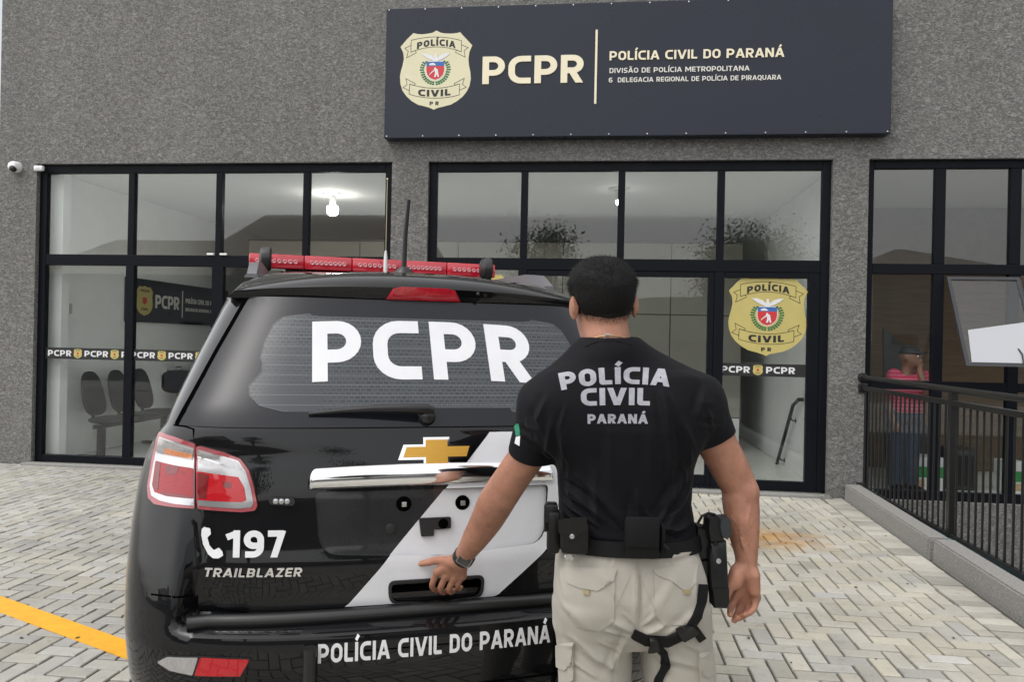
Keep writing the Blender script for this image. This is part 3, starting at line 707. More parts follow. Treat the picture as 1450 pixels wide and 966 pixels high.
# ------------------------------------------------------------------ waiting room
LW = -6.32
pn = thing('wall_sign', 'dark plaque with PCPR lettering on the waiting room side wall', 'sign', (LW, 10.6, 1.66))
y0, y1, z0, z1 = 9.62, 12.45, 1.66, 2.26
MB().box((LW + .002, y0, z0), (LW + .03, y1, z1), .004).build('panel', M['navy'], pn)
wm = lambda u, v, h: (LW + .03 + h, u, v)
wmir = lambda u, v, h: (LW + .03 + h, u, v)
crest(lambda u, v, h: (LW + .03 + h, y0 + .42 + u * .42, (z0 + z1) / 2 + v * .42), pn, M['gold'], name='crest', fine=False)
tt, w = text2d('PCPR', .19, .2, width=.62); decal('lettering', shift(tt, y0 + .68, z0 + .21), wm, M['creamgrey'], pn, t=.006)
MB().box((LW + .0305, y0 + 1.38, z0 + .1), (LW + .036, y0 + 1.40, z1 - .1)).build('divider', M['creamgrey'], pn)
tt, w = text2d('POLÍCIA CIVIL DO PARANÁ', .075, .2, width=1.1); tt2, w = text2d('DELEGACIA REGIONAL DE PIRAQUARA', .05, .2, width=1.25)
decal('lettering', shift(tt, y0 + 1.48, z0 + .32) + shift(tt2, y0 + 1.48, z0 + .2), wm, M['creamgrey'], pn, t=.006)
def bench(y, n, label):
    t = thing('bench_seating', label, 'bench', (LW + .45, y, 0), group='waiting room bench seating')
    MB().box((LW + .40, y - .28, .36), (LW + .46, y + n * .51 - .28, .41), .005).build('beam', M['frame'], t)
    for k in (0, n - 1):
        yy = y + k * .51 - (.16 if k == 0 else -.16)
        lg = MB(); lg.box((LW + .39, yy - .03, .03), (LW + .47, yy + .03, .36), .004); lg.box((LW + .12, yy - .035, 0.0), (LW + .72, yy + .035, .035), .008); lg.build('leg', M['frame'], t)
    for k in range(n):
        yy = y + k * .51
        bm = bmesh.new(); bmesh.ops.create_uvsphere(bm, u_segments=20, v_segments=12, radius=1)
        for v in bm.verts:
            c = v.co; se = lambda a, p=.62: math.copysign(abs(a) ** p, a); v.co = Vector((LW + .47 + se(c.x) * .235, yy + se(c.y) * .245, .45 + se(c.z, .8) * .045))
        s_ = MB(); s_.frombm(bm); s_.build('seat', M['chair_cloth'], t, smooth=179)
        bm = bmesh.new(); bmesh.ops.create_uvsphere(bm, u_segments=20, v_segments=12, radius=1)
        for v in bm.verts:
            c = v.co; se = lambda a, p=.7: math.copysign(abs(a) ** p, a); zz = se(c.z) * .27; v.co = Vector((LW + .20 - zz * .22 + se(c.x, .8) * .035, yy + se(c.y) * (.20 - zz * .10), .76 + zz))
        s_ = MB(); s_.frombm(bm); s_.build('backrest', M['chair_cloth'], t, smooth=179)
        MB().tube([(LW + .40, yy, .40), (LW + .24, yy, .41), (LW + .20, yy, .50), (LW + .21, yy, .66)], .02, 8).build('support', M['frame'], t, smooth=40)
bench(8.74, 3, 'row of three dark upholstered seats on the side wall nearest the window')
bench(10.75, 3, 'row of three dark seats farther back under the wall plaque')
pt = thing('office_partition', 'beige panelled office partition standing behind the entrance doors', 'partition', (-1.5, 11.2, 0))
PY = 11.2; PX0, PX1, PZ = -5.35, 2.0, 2.96
for i, (xa, xb) in enumerate([(PX0, -3.6), (-3.6, -2.1), (-2.1, -.55), (-.55, 1.0), (1.0, PX1)]):
    for (za, zbb) in ((.48, 1.93), (1.93, PZ)): MB().box((xa + .008, PY, za + .008), (xb - .008, PY + .05, zbb - .008), .003).build('panel', M['panel'], pt)
MB().box((PX0, PY + .012, 0), (PX1, PY + .04, PZ - .012)).build('core', M['joint'], pt)
MB().box((PX0, PY - .01, PZ - .006), (PX1, PY + .06, PZ + .02), .003).build('top_rail', mat('dark_rail', (.06, .06, .055), .4, .6), pt)
MB().box((PX0 + .01, PY - .004, .01), (PX1 - .01, PY + .011, .47), .003).build('skirting', M['white_wall'], pt)
hr = thing('handrail', 'black wall mounted handrail sloping down behind the entrance glass', 'handrail', (2.36, 9.4, .3))
hp = [onx(1131, 566, 2.30), onx(1123, 574, 2.29), onx(1096, 672, 2.29)]
MB().tube([hp[0] + Vector((.05, 0, 0)), hp[0], hp[1], hp[2]], .022, 10).build('rail', M['rail'], hr, smooth=40)
for s_ in (.15, .72):
    q = hp[1].lerp(hp[2], s_); MB().tube([q, q + Vector((.03, 0, -.05)), q + Vector((.065, 0, -.05))], .009, 8).lathe((q.x + .065, q.y, q.z - .05), [(.03, 0), (.03, .004)], 12, 'X').build('bracket', M['rail'], hr, smooth=40)
def globe(px, py, Y, label, r=.075, drop=.22):
    p_ = ony(px, py, Y); z = 3.36
    t = thing('ceiling_lamp', label, 'lamp', (p_.x, Y, z - drop), group='round ceiling lamps in the waiting room')
    MB().lathe((p_.x, Y, z - .001), [(.13, 0), (.13, -.012), (.10, -.02), (.04, -.025), (.04, -drop + r)], 20).build('base', M['plastic_white'], t, smooth=40)
    MB().lathe((p_.x, Y, z - drop), [(.03, r), (r * .95, r * .7), (r, r * .1), (r * .92, -r * .45), (r * .5, -r * .8), (.01, -r * .88)], 20).build('bulb', M['lamp'], t, smooth=60)
globe(471, 297, 9.6, 'lit white globe lamp seen through the fourth pane of left window')
globe(876, 284, 9.3, 'lit ceiling lamp seen beside the middle mullion over the entrance', r=.03, drop=.17)
sw = onx(98, 437, LW)
s_ = MB(); s_.box((LW + .001, sw.y - .04, sw.z - .06), (LW + .012, sw.y + .04, sw.z + .06), .003); s_.box((LW + .012, sw.y - .012, sw.z - .02), (LW + .018, sw.y + .012, sw.z + .02), .001)
tag(s_.build('light_switch', mat('switch_grey', (.45, .45, .44), .4)), 'grey light switch on the waiting room side wall', 'switch')

# ------------------------------------------------------------------ railing
rl = thing('railing', 'black metal railing with vertical bars along the kerb', 'railing', (2.6, 8.0, 0))
RX = 2.62
def rz_(y): return 0
post_y = [8.0 - .03, 6.05, 4.1, 2.2]
MB().tube([(RX, FY - .0, 1.21), (RX, FY - .05, 1.215), (RX, 6.1, 1.21), (RX, 1.6, 1.20)], .024, 12).lathe((RX, FY - .002, 1.21), [(.05, 0), (.05, -.012), (.035, -.03)], 16, 'Y').build('handrail', M['rail'], rl, smooth=40)
MB().box((RX - .02, 1.6, 1.09), (RX + .02, FY - .002, 1.13), .004).build('top_rail', M['rail'], rl)
MB().box((RX - .02, 1.6, .10), (RX + .02, FY - .002, .14), .004).build('bottom_rail', M['rail'], rl)
for z in (1.11, .12): MB().box((RX - .045, FY - .03, z - .045), (RX + .045, FY - .0015, z + .045), .01).build('bracket', M['rail'], rl)
for y in post_y[1:]:
    MB().box((RX - .026, y - .026, -.0), (RX + .026, y + .026, 1.185), .004).build('post', M['rail'], rl)
y = 7.93; k = 0; first = None
while y > 1.7:
    if min(abs(y - q) for q in post_y[1:]) > .05:
        if first is None:
            first = MB().cyl((RX, y, .14), (RX, y, 1.09), .0085, n=8).build('baluster', M['rail'], rl, smooth=40); y00 = y
        else:
            c = first.copy(); COL.objects.link(c); c.parent = rl; c.location = (0, y - y00, 0)
    y -= .098
MB().tube([(KX(7.9) + .235, 7.95, .09), (KX(7.2) + .22, 7.2, .085), (KX(5) + .21, 5.0, .08), (KX(2) + .21, 2.0, .075), (KX(0) + .21, 0.0, .075)], .03, 12).build('water_pipe', M['teal'], None, smooth=40)
tag(bpy.data.objects['water_pipe'], 'faded teal pipe lying between kerb and railing', 'pipe')
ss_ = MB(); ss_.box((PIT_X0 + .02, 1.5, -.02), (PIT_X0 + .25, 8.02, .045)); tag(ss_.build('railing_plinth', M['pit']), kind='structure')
# ------------------------------------------------------------------ the police car (built in its own frame: x right, y forward, z up)
CARL = Vector((-.454, 2.30, 0)); CARR = R(22.5)
car = thing('police_car', 'black police utility car with white diagonal stripe and red roof light bar', 'car', CARL, CARR)
CM = root_matrix(car); CMI = CM.inverted()
_zr = [.20, .30, .42, .50, .60, .622, .636, .646, .66, .70, .80, .84, .90, 1.0, 1.1, 1.18, 1.205, 1.30, 1.64, 1.66, 1.70, 1.74, 1.77, 1.79, 1.80]
_yr = [.16, .06, .015, 0, 0, .006, .03, .10, .122, .125, .125, .135, .142, .152, .168, .19, .20, .262, .49, .515, .585, .72, .95, 1.25, 1.6]
_zc = [.20, .30, .42, .50, .60, .70, .80, .90, 1.0, 1.1, 1.18, 1.205, 1.30, 1.64, 1.80]
_yc = [.16, .06, .015, 0, 0, .02, .055, .10, .140, .165, .19, .20, .262, .49, 1.6]
_zw = [.20, .30, .45, .60, .75, .90, 1.0, 1.1, 1.16, 1.205, 1.30, 1.45, 1.60, 1.66, 1.70, 1.74, 1.77, 1.79, 1.80]
_ww = [.80, .88, .93, .945, .95, .948, .94, .92, .895, .862, .828, .772, .712, .685, .655, .605, .53, .42, .28]
_zf = [.20, .30, .50, .75, .90, .98, 1.04, 1.09, 1.12, 1.205, 1.64, 1.70, 1.74, 1.77, 1.79, 1.80]
_yf = [4.70, 4.80, 4.88, 4.86, 4.80, 4.68, 4.35, 3.9, 3.72, 3.52, 2.78, 2.64, 2.50, 2.30, 2.05, 1.9]
CR = .40
def NPz(z): return 2.7 + 1.3 * min(1, max(0, (z - 1.12) / .14))
NP = 2.7
def Wd(z): return float(np.interp(z, _zw, _ww))
def S(x, z):
    w = Wd(z); a = min(.9999, abs(x) / w); b = min(1, max(0, (abs(x) - .70) / .09)); b = b * b * (3 - 2 * b)
    y0 = (1 - b) * float(np.interp(z, _zr, _yr)) + b * (float(np.interp(z, _zc, _yc)) if z < 1.2 else float(np.interp(z, _zr, _yr)))
    return y0 + CR * (1 - (1 - a ** NPz(z)) ** (1 / NPz(z)))
def smapc(x, z, h):
    e = .012; y = S(x, z)
    if h == 0: return (x, y, z)
    dx = (S(x + e, z) - S(x - e, z)) / (2 * e); dz = (S(x, z + e) - S(x, z - e)) / (2 * e)
    n = Vector((dx, -1, dz)); n.normalize(); return (x + n.x * h, y + n.y * h, z + n.z * h)
def cp(px, py):
    """where the sight line of a measured point meets the rear of the car -> local (x, z)"""
    o = CMI @ CAMP; d = CMI.to_3x3() @ ray(px, py); t = 2.0
    lo, hi = 1.6, 3.6
    f = lambda t: (o.y + d.y * t) - S(o.x + d.x * t, o.z + d.z * t)
    for k in range(60):
        m_ = (lo + hi) / 2
        if f(m_) < 0: lo = m_
        else: hi = m_
    return (o.x + d.x * lo, o.z + d.z * lo)
def cps(L): return [cp(*p) for p in L]
def mir(L): return [(-x, z) for x, z in reversed(L)]

paint = mat('black_car_paint', (.004, .0042, .005), .25, spec=.08, coat=1.0, coatr=.012, rvar=.06, vscale=4); paint.node_tree.nodes['Principled BSDF'].inputs['Coat IOR'].default_value = 1.40
dusty = mat('dusty_black_plastic', (.018, .018, .019), .45, spec=.4, var=.35, vscale=40, bump=.15, bscale=300, bdist=.001)
tint = mat('dark_rear_glass', (.010, .011, .0145), .10, spec=.06, coat=.5, coatr=.02, rvar=.05, vscale=3)
wvinyl = mat('white_vinyl', (.64, .645, .665), .38, var=.05, vscale=9, coat=.2)
chrome = mat('chrome', (.85, .85, .86), .06, 1.0)
gold_emb = mat('gold_emblem', (.62, .34, .05), .35, .35, var=.08, vscale=300)
redlens = mat('red_lens', (.30, .005, .010), .12, spec=.2, coat=1.0, var=.35, vscale=60, stretch=(1, 1, 6))
brightred = mat('bright_red_lens', (.42, .008, .014), .15, spec=.2, coat=1.0, var=.25, vscale=90, stretch=(6, 1, 1))
clearlens = mat('clear_lens', (.42, .41, .41), .15, .5, coat=1.0, var=.35, vscale=120, stretch=(6, 1, .6))
amber = mat('amber_lens', (.55, .22, .10), .2, coat=1.0, var=.4, vscale=80, stretch=(5, 1, 1))
darkred = mat('dark_red_lens', (.16, .004, .008), .12, coat=1.0, var=.3, vscale=60)
silver = mat('silver_reflector', (.50, .50, .51), .18, .75, coat=1.0)
pinkrim = mat('pink_lens_rim', (.34, .07, .08), .12, coat=1.0, var=.2, vscale=30)
darkgap = mat('dark_gap', (.002, .002, .002), .8, spec=0)
rubber = mat('tyre_rubber', (.02, .02, .02), .85, bump=.3, bscale=80)

def film_material():
    m = mat('window_film', (.02, .022, .026), .2, spec=.05, coat=1.0, coatr=.02); t = m.node_tree; b = t.nodes["Principled BSDF"]
    tc = t.nodes.new('ShaderNodeTexCoord'); mp = t.nodes.new('ShaderNodeMapping'); mp.vector_type = 'POINT'
    sx = t.nodes.new('ShaderNodeSeparateXYZ'); cx = t.nodes.new('ShaderNodeCombineXYZ'); t.links.new(tc.outputs['Object'], sx.inputs[0]); t.links.new(sx.outputs['X'], cx.inputs['X']); t.links.new(sx.outputs['Z'], cx.inputs['Y'])
    br = t.nodes.new('ShaderNodeTexBrick'); br.inputs['Scale'].default_value = 22; br.inputs['Mortar Size'].default_value = .045; br.inputs['Mortar Smooth'].default_value = .4; br.inputs['Brick Width'].default_value = .42; br.inputs['Row Height'].default_value = .26
    br.inputs['Color1'].default_value = (.015, .018, .023, 1); br.inputs['Color2'].default_value = (.028, .034, .04, 1); br.inputs['Mortar'].default_value = (.052, .060, .066, 1); t.links.new(cx.outputs[0], br.inputs['Vector'])
    ns = t.nodes.new('ShaderNodeTexNoise'); ns.inputs['Scale'].default_value = 3.2; ns.inputs['Detail'].default_value = 3; t.links.new(tc.outputs['Object'], ns.inputs['Vector'])
    rp = t.nodes.new('ShaderNodeMapRange'); rp.inputs[1].default_value = .30; rp.inputs[2].default_value = .52; t.links.new(ns.outputs[0], rp.inputs[0])
    mx = t.nodes.new('ShaderNodeMix'); mx.data_type = 'RGBA'; t.links.new(rp.outputs[0], mx.inputs[0]); mx.inputs[6].default_value = (.03, .034, .04, 1); t.links.new(br.outputs['Color'], mx.inputs[7])
    # heating wires
    wv = t.nodes.new('ShaderNodeMath'); wv.operation = 'MULTIPLY'; wv.inputs[1].default_value = 32; t.links.new(sx.outputs['Z'], wv.inputs[0])
    fr = t.nodes.new('ShaderNodeMath'); fr.operation = 'FRACT'; t.links.new(wv.outputs[0], fr.inputs[0]); lt = t.nodes.new('ShaderNodeMath'); lt.operation = 'LESS_THAN'; lt.inputs[1].default_value = .06; t.links.new(fr.outputs[0], lt.inputs[0])
    m2 = t.nodes.new('ShaderNodeMix'); m2.data_type = 'RGBA'; t.links.new(lt.outputs[0], m2.inputs[0]); t.links.new(mx.outputs[2], m2.inputs[6]); m2.inputs[7].default_value = (.10, .105, .11, 1)
    t.links.new(m2.outputs[2], b.inputs['Base Color']); return m
film = film_material()

def car_body():
    NR, NSD, NF = 96, 26, 30
    zs = sorted(set(_zr + _zw + _zf + [.68, .72, .74, .76, .78, .82, .86, .88, .92, .94, .96, .98, 1.02, 1.06, 1.08, 1.12, 1.14, 1.19, 1.22, 1.25, 1.35, 1.4, 1.5, 1.55, .53, .56, .58])); vs = []; fs = []
    for z in zs:
        w = Wd(z); yf = float(np.interp(z, _zf, _yf)); cf = .75 if z < 1.15 else .35
        row = []
        for i in range(NR + 1):
            a = -math.pi / 2 + math.pi * i / NR; x = w * math.copysign(abs(math.sin(a)) ** (2 / NPz(z)), a); x = max(-w * .99995, min(w * .99995, x))
            y = S(x, z)
            if abs(x) < .52 and .70 < z < 1.10: y += .08
            row.append((x, y, z))
        yb = row[-1][1]; ye = yf - cf
        for i in range(1, NSD): row.append((w, yb + (ye - yb) * i / NSD, z))
        for i in range(NF + 1):
            a = math.pi / 2 - math.pi * i / NF; x = w * math.copysign(abs(math.sin(a)) ** (2 / 2.6), a); y = ye + cf * abs(math.cos(a)) ** (2 / 2.6); row.append((x, y, z))
        for i in range(1, NSD): row.append((-w, ye + (yb - ye) * i / NSD, z))
        vs += row
    n = len(vs) // len(zs)
    for r in range(len(zs) - 1):
        for k in range(n): k2 = (k + 1) % n; fs.append((r * n + k, r * n + k2, (r + 1) * n + k2, (r + 1) * n + k))
    k = len(vs); top = vs[-n:]; c = tuple(sum(p[i] for p in top) / n for i in range(2)) + (1.802,); vs.append(c)
    for i in range(n): fs.append(((len(zs) - 1) * n + i, (len(zs) - 1) * n + (i + 1) % n, k))
    vs.append((0, 2.4, .20)); fs += [((i + 1) % n, i, k + 1) for i in range(n)]
    m = MB(); m.add(vs, fs); o = m.build('body', paint, car, local=True, smooth=38)
    cut = MB()
    for y in (1.13, 3.97): cut.cyl((-1.2, y, .40), (-.62, y, .40), .47, n=40).cyl((.62, y, .40), (1.2, y, .40), .47, n=40)
    co = cut.build('arch_cutter', paint, None)
    md = o.modifiers.new('arch', 'BOOLEAN'); md.object = co; md.operation = 'DIFFERENCE'; md.solver = 'EXACT'
    o.parent = None
    dg = bpy.context.evaluated_depsgraph_get(); me = bpy.data.meshes.new_from_object(o.evaluated_get(dg)); o.modifiers.clear(); old = o.data; o.data = me; bpy.data.meshes.remove(old)
    o.parent = car; bpy.data.objects.remove(co); me.set_sharp_from_angle(angle=R(38))
    return o
car_body()
def pan(name, polys, m, parent=car, holes=(), grid=.03, t=.004, base=0.0, smooth=35):
    return decal(name, polys, smapc, m, parent, holes=holes, grid=grid, t=t, base=base, local=True, smooth=smooth)

# tailgate with its recesses
tgl = cps([(274, 609), (279, 640), (280, 722), (277, 790)])
tgx = [p[0] for p in tgl]
tgl = [(-.742, 1.198), (-.748, 1.12), (-.742, .96), (-.722, .80), (-.700, .72), (-.655, .675), (-.56, .658)]
tg_out = tgl + mir(tgl)
rec = rounded([cp(446, 697), cp(452, 786), (0, cp(545, 791)[1]), (-cp(452, 786)[0], cp(452, 786)[1]), (-cp(446, 697)[0], cp(446, 697)[1])], [.015, .07, .0, .07, .015])
rec_z = cp(545, 791)[1]
hx0, hz1 = cp(553, 822); hx1, hz0 = cp(677, 848)
hx0, hx1 = min(hx0, -hx1), max(-hx0, hx1); hz0 = cp(600, 855)[1]; hz1 = cp(600, 820)[1]
hnd = rounded([(hx0, hz0 + .012), (-.0, hz0), (hx1, hz0 + .012), (hx1 + .004, hz1), (hx0 - .004, hz1)], [.03, .1, .03, .02, .02])
cam_r = rounded(cps([(593, 734), (638, 732), (638, 748), (620, 750), (614, 750), (614, 759), (596, 760)]), [.006, .006, .006, 0, 0, .004, .004])
tail = pan('tailgate', [tg_out], paint, holes=[rec, hnd], t=.011, base=-.005, grid=.022)
rp_ = pan('plate_recess', [[(x * 1.01, z + (.01 if z > 1 else -.008)) for x, z in rec]], mat('recess_paint', (.009, .0095, .011), .28, coat=.8, coatr=.05, rvar=.06), tail, t=.008, base=-.012, grid=.03)
hp_ = pan('handle_recess', [[(x * 1.03, z + (.008 if z > .76 else -.008)) for x, z in hnd]], mat('handle_black', (.008, .008, .008), .25, spec=.5), tail, t=.010, base=-.055, grid=.03)
rim = [[(x * k, (z - (hz0 + hz1) / 2) * k2 + (hz0 + hz1) / 2) for x, z in hnd] for k, k2 in ((1.035, 1.10), (.97, .90))]
pan('handle_rim', [rim[0]], M['plastic_black'], hp_, holes=[rim[1]], t=.006, base=.0115, grid=.02)
gb = rounded([(hx0 * .62, hz0 + .016), (hx1 * .72, hz0 + .018), (hx1 * .70, hz0 + .030), (hx0 * .60, hz0 + .028)], .006)
pan('handle_grip', [gb], mat('gloss_black', (.006, .006, .006), .08, coat=1.0), hp_, t=.020, base=-.046, grid=.02)

# white stripe, cut by the recesses and continued inside the plate recess
def clip_half(poly, fn):
    o = []
    for i in range(len(poly)):
        p, q = poly[i], poly[(i + 1) % len(poly)]; dp, dq = fn(p), fn(q)
        if dp >= 0: o.append(p)
        if dp * dq < 0: t = dp / (dp - dq); o.append((p[0] + (q[0] - p[0]) * t, p[1] + (q[1] - p[1]) * t))
    return o
A0, A1 = cp(693, 612), cp(485, 866); B1, B0 = cp(692, 862), cp(800, 748)
zt, zbm = 1.192, .664
def lx(P, Q, z): t = (z - P[1]) / (Q[1] - P[1]); return P[0] + (Q[0] - P[0]) * t
stripe = [(lx(A0, A1, zbm), zbm), (lx(B0, B1, zbm), zbm), (lx(B0, B1, zt), zt), (lx(A0, A1, zt), zt)]
stripe = clip_half(stripe, lambda p: .735 - p[0])
sl = cps([(608, 848), (588, 868), (622, 868), (642, 846)]); sl = [(x, z) for x, z in sl]; sl[1] = (sl[1][0], zbm - .01); sl[2] = (sl[2][0], zbm - .01)
pan('white_stripe', [stripe], wvinyl, tail, holes=[rec, rim[0], sl], t=.0016, base=.011, grid=.02)
zrt = max(p[1] for p in rec); xr = max(p[0] for p in rec)
ins = clip_half(clip_half(clip_half(stripe, lambda p: zrt - .002 - p[1]), lambda p: p[1] - rec_z - .001), lambda p: xr - .001 - p[0])
pan('white_stripe', [ins], wvinyl, rp_, holes=[cam_r], t=.0016, base=-.0042, grid=.03)
pan('lock_housing', [cam_r], M['plastic_black'], rp_, t=.014, base=-.006, grid=None)
lk = cp(627, 741)
MB().lathe(smapc(lk[0], lk[1], 0), [(.016, -.004), (.016, -.0115), (.010, -.0125)], 16, 'Y').build('lock', darkgap, rp_, local=True, smooth=40)
for q in ((572, 714), (655, 712)):
    c = cp(*q); p3 = Vector(smapc(c[0], c[1], -.003))
    b = MB(); b.lathe(p3, [(.024, 0), (.024, -.004), (.018, -.006)], 18, 'Y'); o = b.build('plate_bolt', darkgap, rp_, local=True, smooth=40)
    MB().box(p3 + Vector((-.008, -.012, -.008)), p3 + Vector((.008, -.006, .008)), .002).build('bolt_head', M['steel'], o, local=True)
c = cp(553, 749); p3 = Vector(smapc(c[0], c[1], -.003)); MB().lathe(p3, [(.017, 0), (.016, -.005), (.010, -.007)], 18, 'Y').build('plug', M['plastic_black'], rp_, local=True, smooth=40)

# chrome bar over the plate
def chrome_bar():
    zl = cp(436, 690); zr_ = cp(783, 678); xL, xR = zl[0], -zl[0]
    vs = []; fs = []; N = 80; K = 18
    for i in range(N + 1):
        u = math.sin((-1 + 2 * i / N) * math.pi / 2); x = xL + (xR - xL) * (u + 1) / 2
        taper = min(1, (1 - abs(u)) / .07); taper = .28 + .72 * math.sqrt(max(0, 1 - (1 - taper) ** 2))
        ztop = 1.090 + .012 * (1 - u * u); zbot = 1.024 + .006 * (1 - u * u); zm = zbot + (ztop - zbot) * taper
        for k in range(K + 1):
            a = math.pi * k / K; z = zbot + (zm - zbot) * (1 - math.cos(a)) / 2; h = .004 + .026 * math.sin(a) ** .6 * min(1, max(0, (1 - abs(u)) / .03)) ** .5
            vs.append(smapc(x, z, h))
    for i in range(N):
        for k in range(K): fs.append((i * (K + 1) + k, (i + 1) * (K + 1) + k, (i + 1) * (K + 1) + k + 1, i * (K + 1) + k + 1))
        fs.append((i * (K + 1), i * (K + 1) + K, (i + 1) * (K + 1) + K, (i + 1) * (K + 1)))
    m = MB(); m.add(vs, fs); m.build('chrome_bar', chrome, tail, local=True, smooth=80)
chrome_bar()
# emblem
bt = cps([(562, 652), (573, 632), (598, 631), (599, 622), (634, 621), (634, 629), (670, 628), (662, 650), (634, 650), (634, 659), (599, 660), (598, 652)])
cx_ = sum(p[0] for p in bt) / 12; cz_ = sum(p[1] for p in bt) / 12; hw_, hh_, aw, sk, ah = .125, .045, .043, .018, .0235
btw = lambda g: [(-hw_ + g * 2.2, -ah + g), (-hw_ + sk + g * 1.3, ah - g), (-aw + g, ah - g), (-aw + g, hh_ - g), (aw - g, hh_ - g), (aw - g, ah - g), (hw_ - g * 2.2, ah - g), (hw_ - sk - g * 1.3, -ah + g), (aw - g, -ah + g), (aw - g, -hh_ + g), (-aw + g, -hh_ + g), (-aw + g, -ah + g)]
zc_ = cp(617, 641)
emb = pan('emblem', [[(x + zc_[0], z + zc_[1]) for x, z in btw(0)]], chrome, tail, t=.014, base=.004, grid=None)
pan('emblem_face', [[(x + zc_[0], z + zc_[1]) for x, z in btw(.0075)]], gold_emb, emb, t=.003, base=.018, grid=None)
# lettering on the tailgate
a, b_ = cp(322, 790), cp(404, 790); top = cp(360, 751)
tt, w = text2d('197', top[1] - cp(360, 790)[1], .23, .13, width=b_[0] - a[0]); pan('lettering', shift(tt, a[0], cp(360, 790)[1]), M['white'], tail, t=.0012, base=.011, grid=None)
ph = cps([(287, 749), (291, 746), (300, 748), (301, 756), (296, 761), (299, 772), (305, 779), (312, 775), (317, 781), (318, 787), (312, 791), (304, 791), (297, 785), (289, 770), (286, 757)])
pan('phone_symbol', [rounded(ph, .004)], M['white'], tail, t=.0012, base=.011, grid=None)
a, b_ = cp(291, 815), cp(427, 815); z0_, z1_ = cp(350, 816)[1], cp(350, 804)[1]
tt, w = text2d('TRAILBLAZER', z1_ - z0_, .2, .16, width=b_[0] - a[0], slant=.15); pan('badge', shift(tt, a[0], z0_), chrome, tail, t=.004, base=.011, grid=None)
a, b_ = cp(450, 938), cp(778, 921); zc0, zc1 = cp(470, 939)[1], cp(470, 912)[1]
tt, w = text2d('POLÍCIA CIVIL DO PARANÁ', zc1 - zc0, .20, .13, width=b_[0] - a[0])
pan('bumper_lettering', shift(tt, a[0], zc0), M['white'], car, t=.0014, base=.0005, grid=.03)
# strobe
o = pan('strobe_light', [rounded(cps([(382, 703), (419, 705), (418, 716), (383, 714)]), .012)], M['plastic_black'], tail, t=.010, base=.010, grid=None)
for q in (392, 400, 408):
    c = cp(q, 709.5); p3 = Vector(smapc(c[0], c[1], .020)); MB().lathe(p3, [(.009, .002), (.008, -.004), (.004, -.006)], 12, 'Y').build('led', silver, o, local=True, smooth=40)
# rear window
gl_l = cps([(280, 603), (300, 530), (318, 470), (334, 431)])
gw = lambda z: Wd(z) - .085
gpoly = [(-gw(1.215) - .03, 1.212), (-gw(1.3) - .02, 1.30), (-gw(1.45) - .01, 1.45), (-gw(1.60), 1.60), (-gw(1.64), 1.636)]
rg = pan('rear_window', [gpoly[::-1] + mir(gpoly[::-1])], tint, car, t=.005, grid=.035)
for sg_ in (-1, 1):
    sl_ = [(sg_ * x, z) for x, z in gpoly]; pan('window_seal', ribbon([Vector(p) for p in sl_], .013), darkgap, car, t=.0055, grid=.03)
fl = cps([(500, 586), (400, 584), (368, 576), (354, 562), (353, 548), (360, 540), (371, 528), (372, 515), (369, 508), (375, 485), (388, 460), (402, 450), (440, 446)])
fpoly = rounded(fl, .01, 3); fpoly = fpoly + mir(fpoly)
pan('window_film', [fpoly], film, rg, t=.0008, base=.005, grid=.035)
fb = ribbon([Vector(p) for p in fpoly], .003, True); pan('film_edge', fb, mat('film_edge', (.05, .055, .06), .4), rg, t=.0006, base=.0058, grid=None)
a, b_ = cp(442, 545), cp(757, 540); zb_, zt_ = cp(600, 539)[1], cp(600, 457)[1]
tt, w = text2d('PCPR', zt_ - zb_, .215, .17, width=b_[0] - a[0])
cxm = (a[0] + b_[0]) / 2
tt = [[(x + a[0], z + zb_ - .075 * (x + a[0] - cxm) ** 2 - .0) for x, z in q] for q in tt]
pan('window_lettering', tt, wvinyl, rg, t=.0012, base=.0062, grid=.03)
# wiper
w0, w1 = cp(437, 589), cp(612, 590)
wp = MB(); P0 = [Vector(smapc(w0[0] + (w1[0] - w0[0]) * s, w0[1] + .008 * math.sin(s * 3), h)) for s, h in ((0, .014), (.25, .022), (.5, .030), (.75, .036), (.95, .036), (1.0, .03))]
wp.tube(P0, [.004, .008, .012, .015, .018, .012], 10)
wp.lathe(smapc(w1[0] - .02, w1[1], 0), [(.03, 0), (.028, -.02), (.015, -.035)], 16, 'Y')
wp.build('wiper', M['plastic_black'], rg, local=True, smooth=50)
# spoiler with the third brake light
def spoiler():
    N = 36; prof = [(.54, 1.635), (.488, 1.638), (.474, 1.662), (.469, 1.685), (.478, 1.700), (.55, 1.738), (.70, 1.760), (.90, 1.772), (.92, 1.755), (.62, 1.70)]
    vs = []; fs = []; K = len(prof)
    for i in range(N + 1):
        u = -1 + 2 * i / N; x = u * .685; dz = -.050 * abs(u) ** 2.4; dy = .10 * abs(u) ** 3
        for (y, z) in prof:
            kx = 1 - .12 * max(0, (z - 1.637) / .13); vs.append((x * kx, y + dy, z + dz * max(0.05, (z - 1.632) / .10) if z > 1.64 else z - .004 * abs(u)))
    for i in range(N):
        for k in range(K): k2 = (k + 1) % K; fs.append((i * K + k, i * K + k2, (i + 1) * K + k2, (i + 1) * K + k))
    fs.append(tuple(range(K))); fs.append(tuple(reversed(range(N * K, N * K + K))))
    m = MB(); m.add(vs, fs); return m.build('spoiler', paint, car, local=True, smooth=35)
sp = spoiler()
bl = MB(); N = 16
vs = []; 
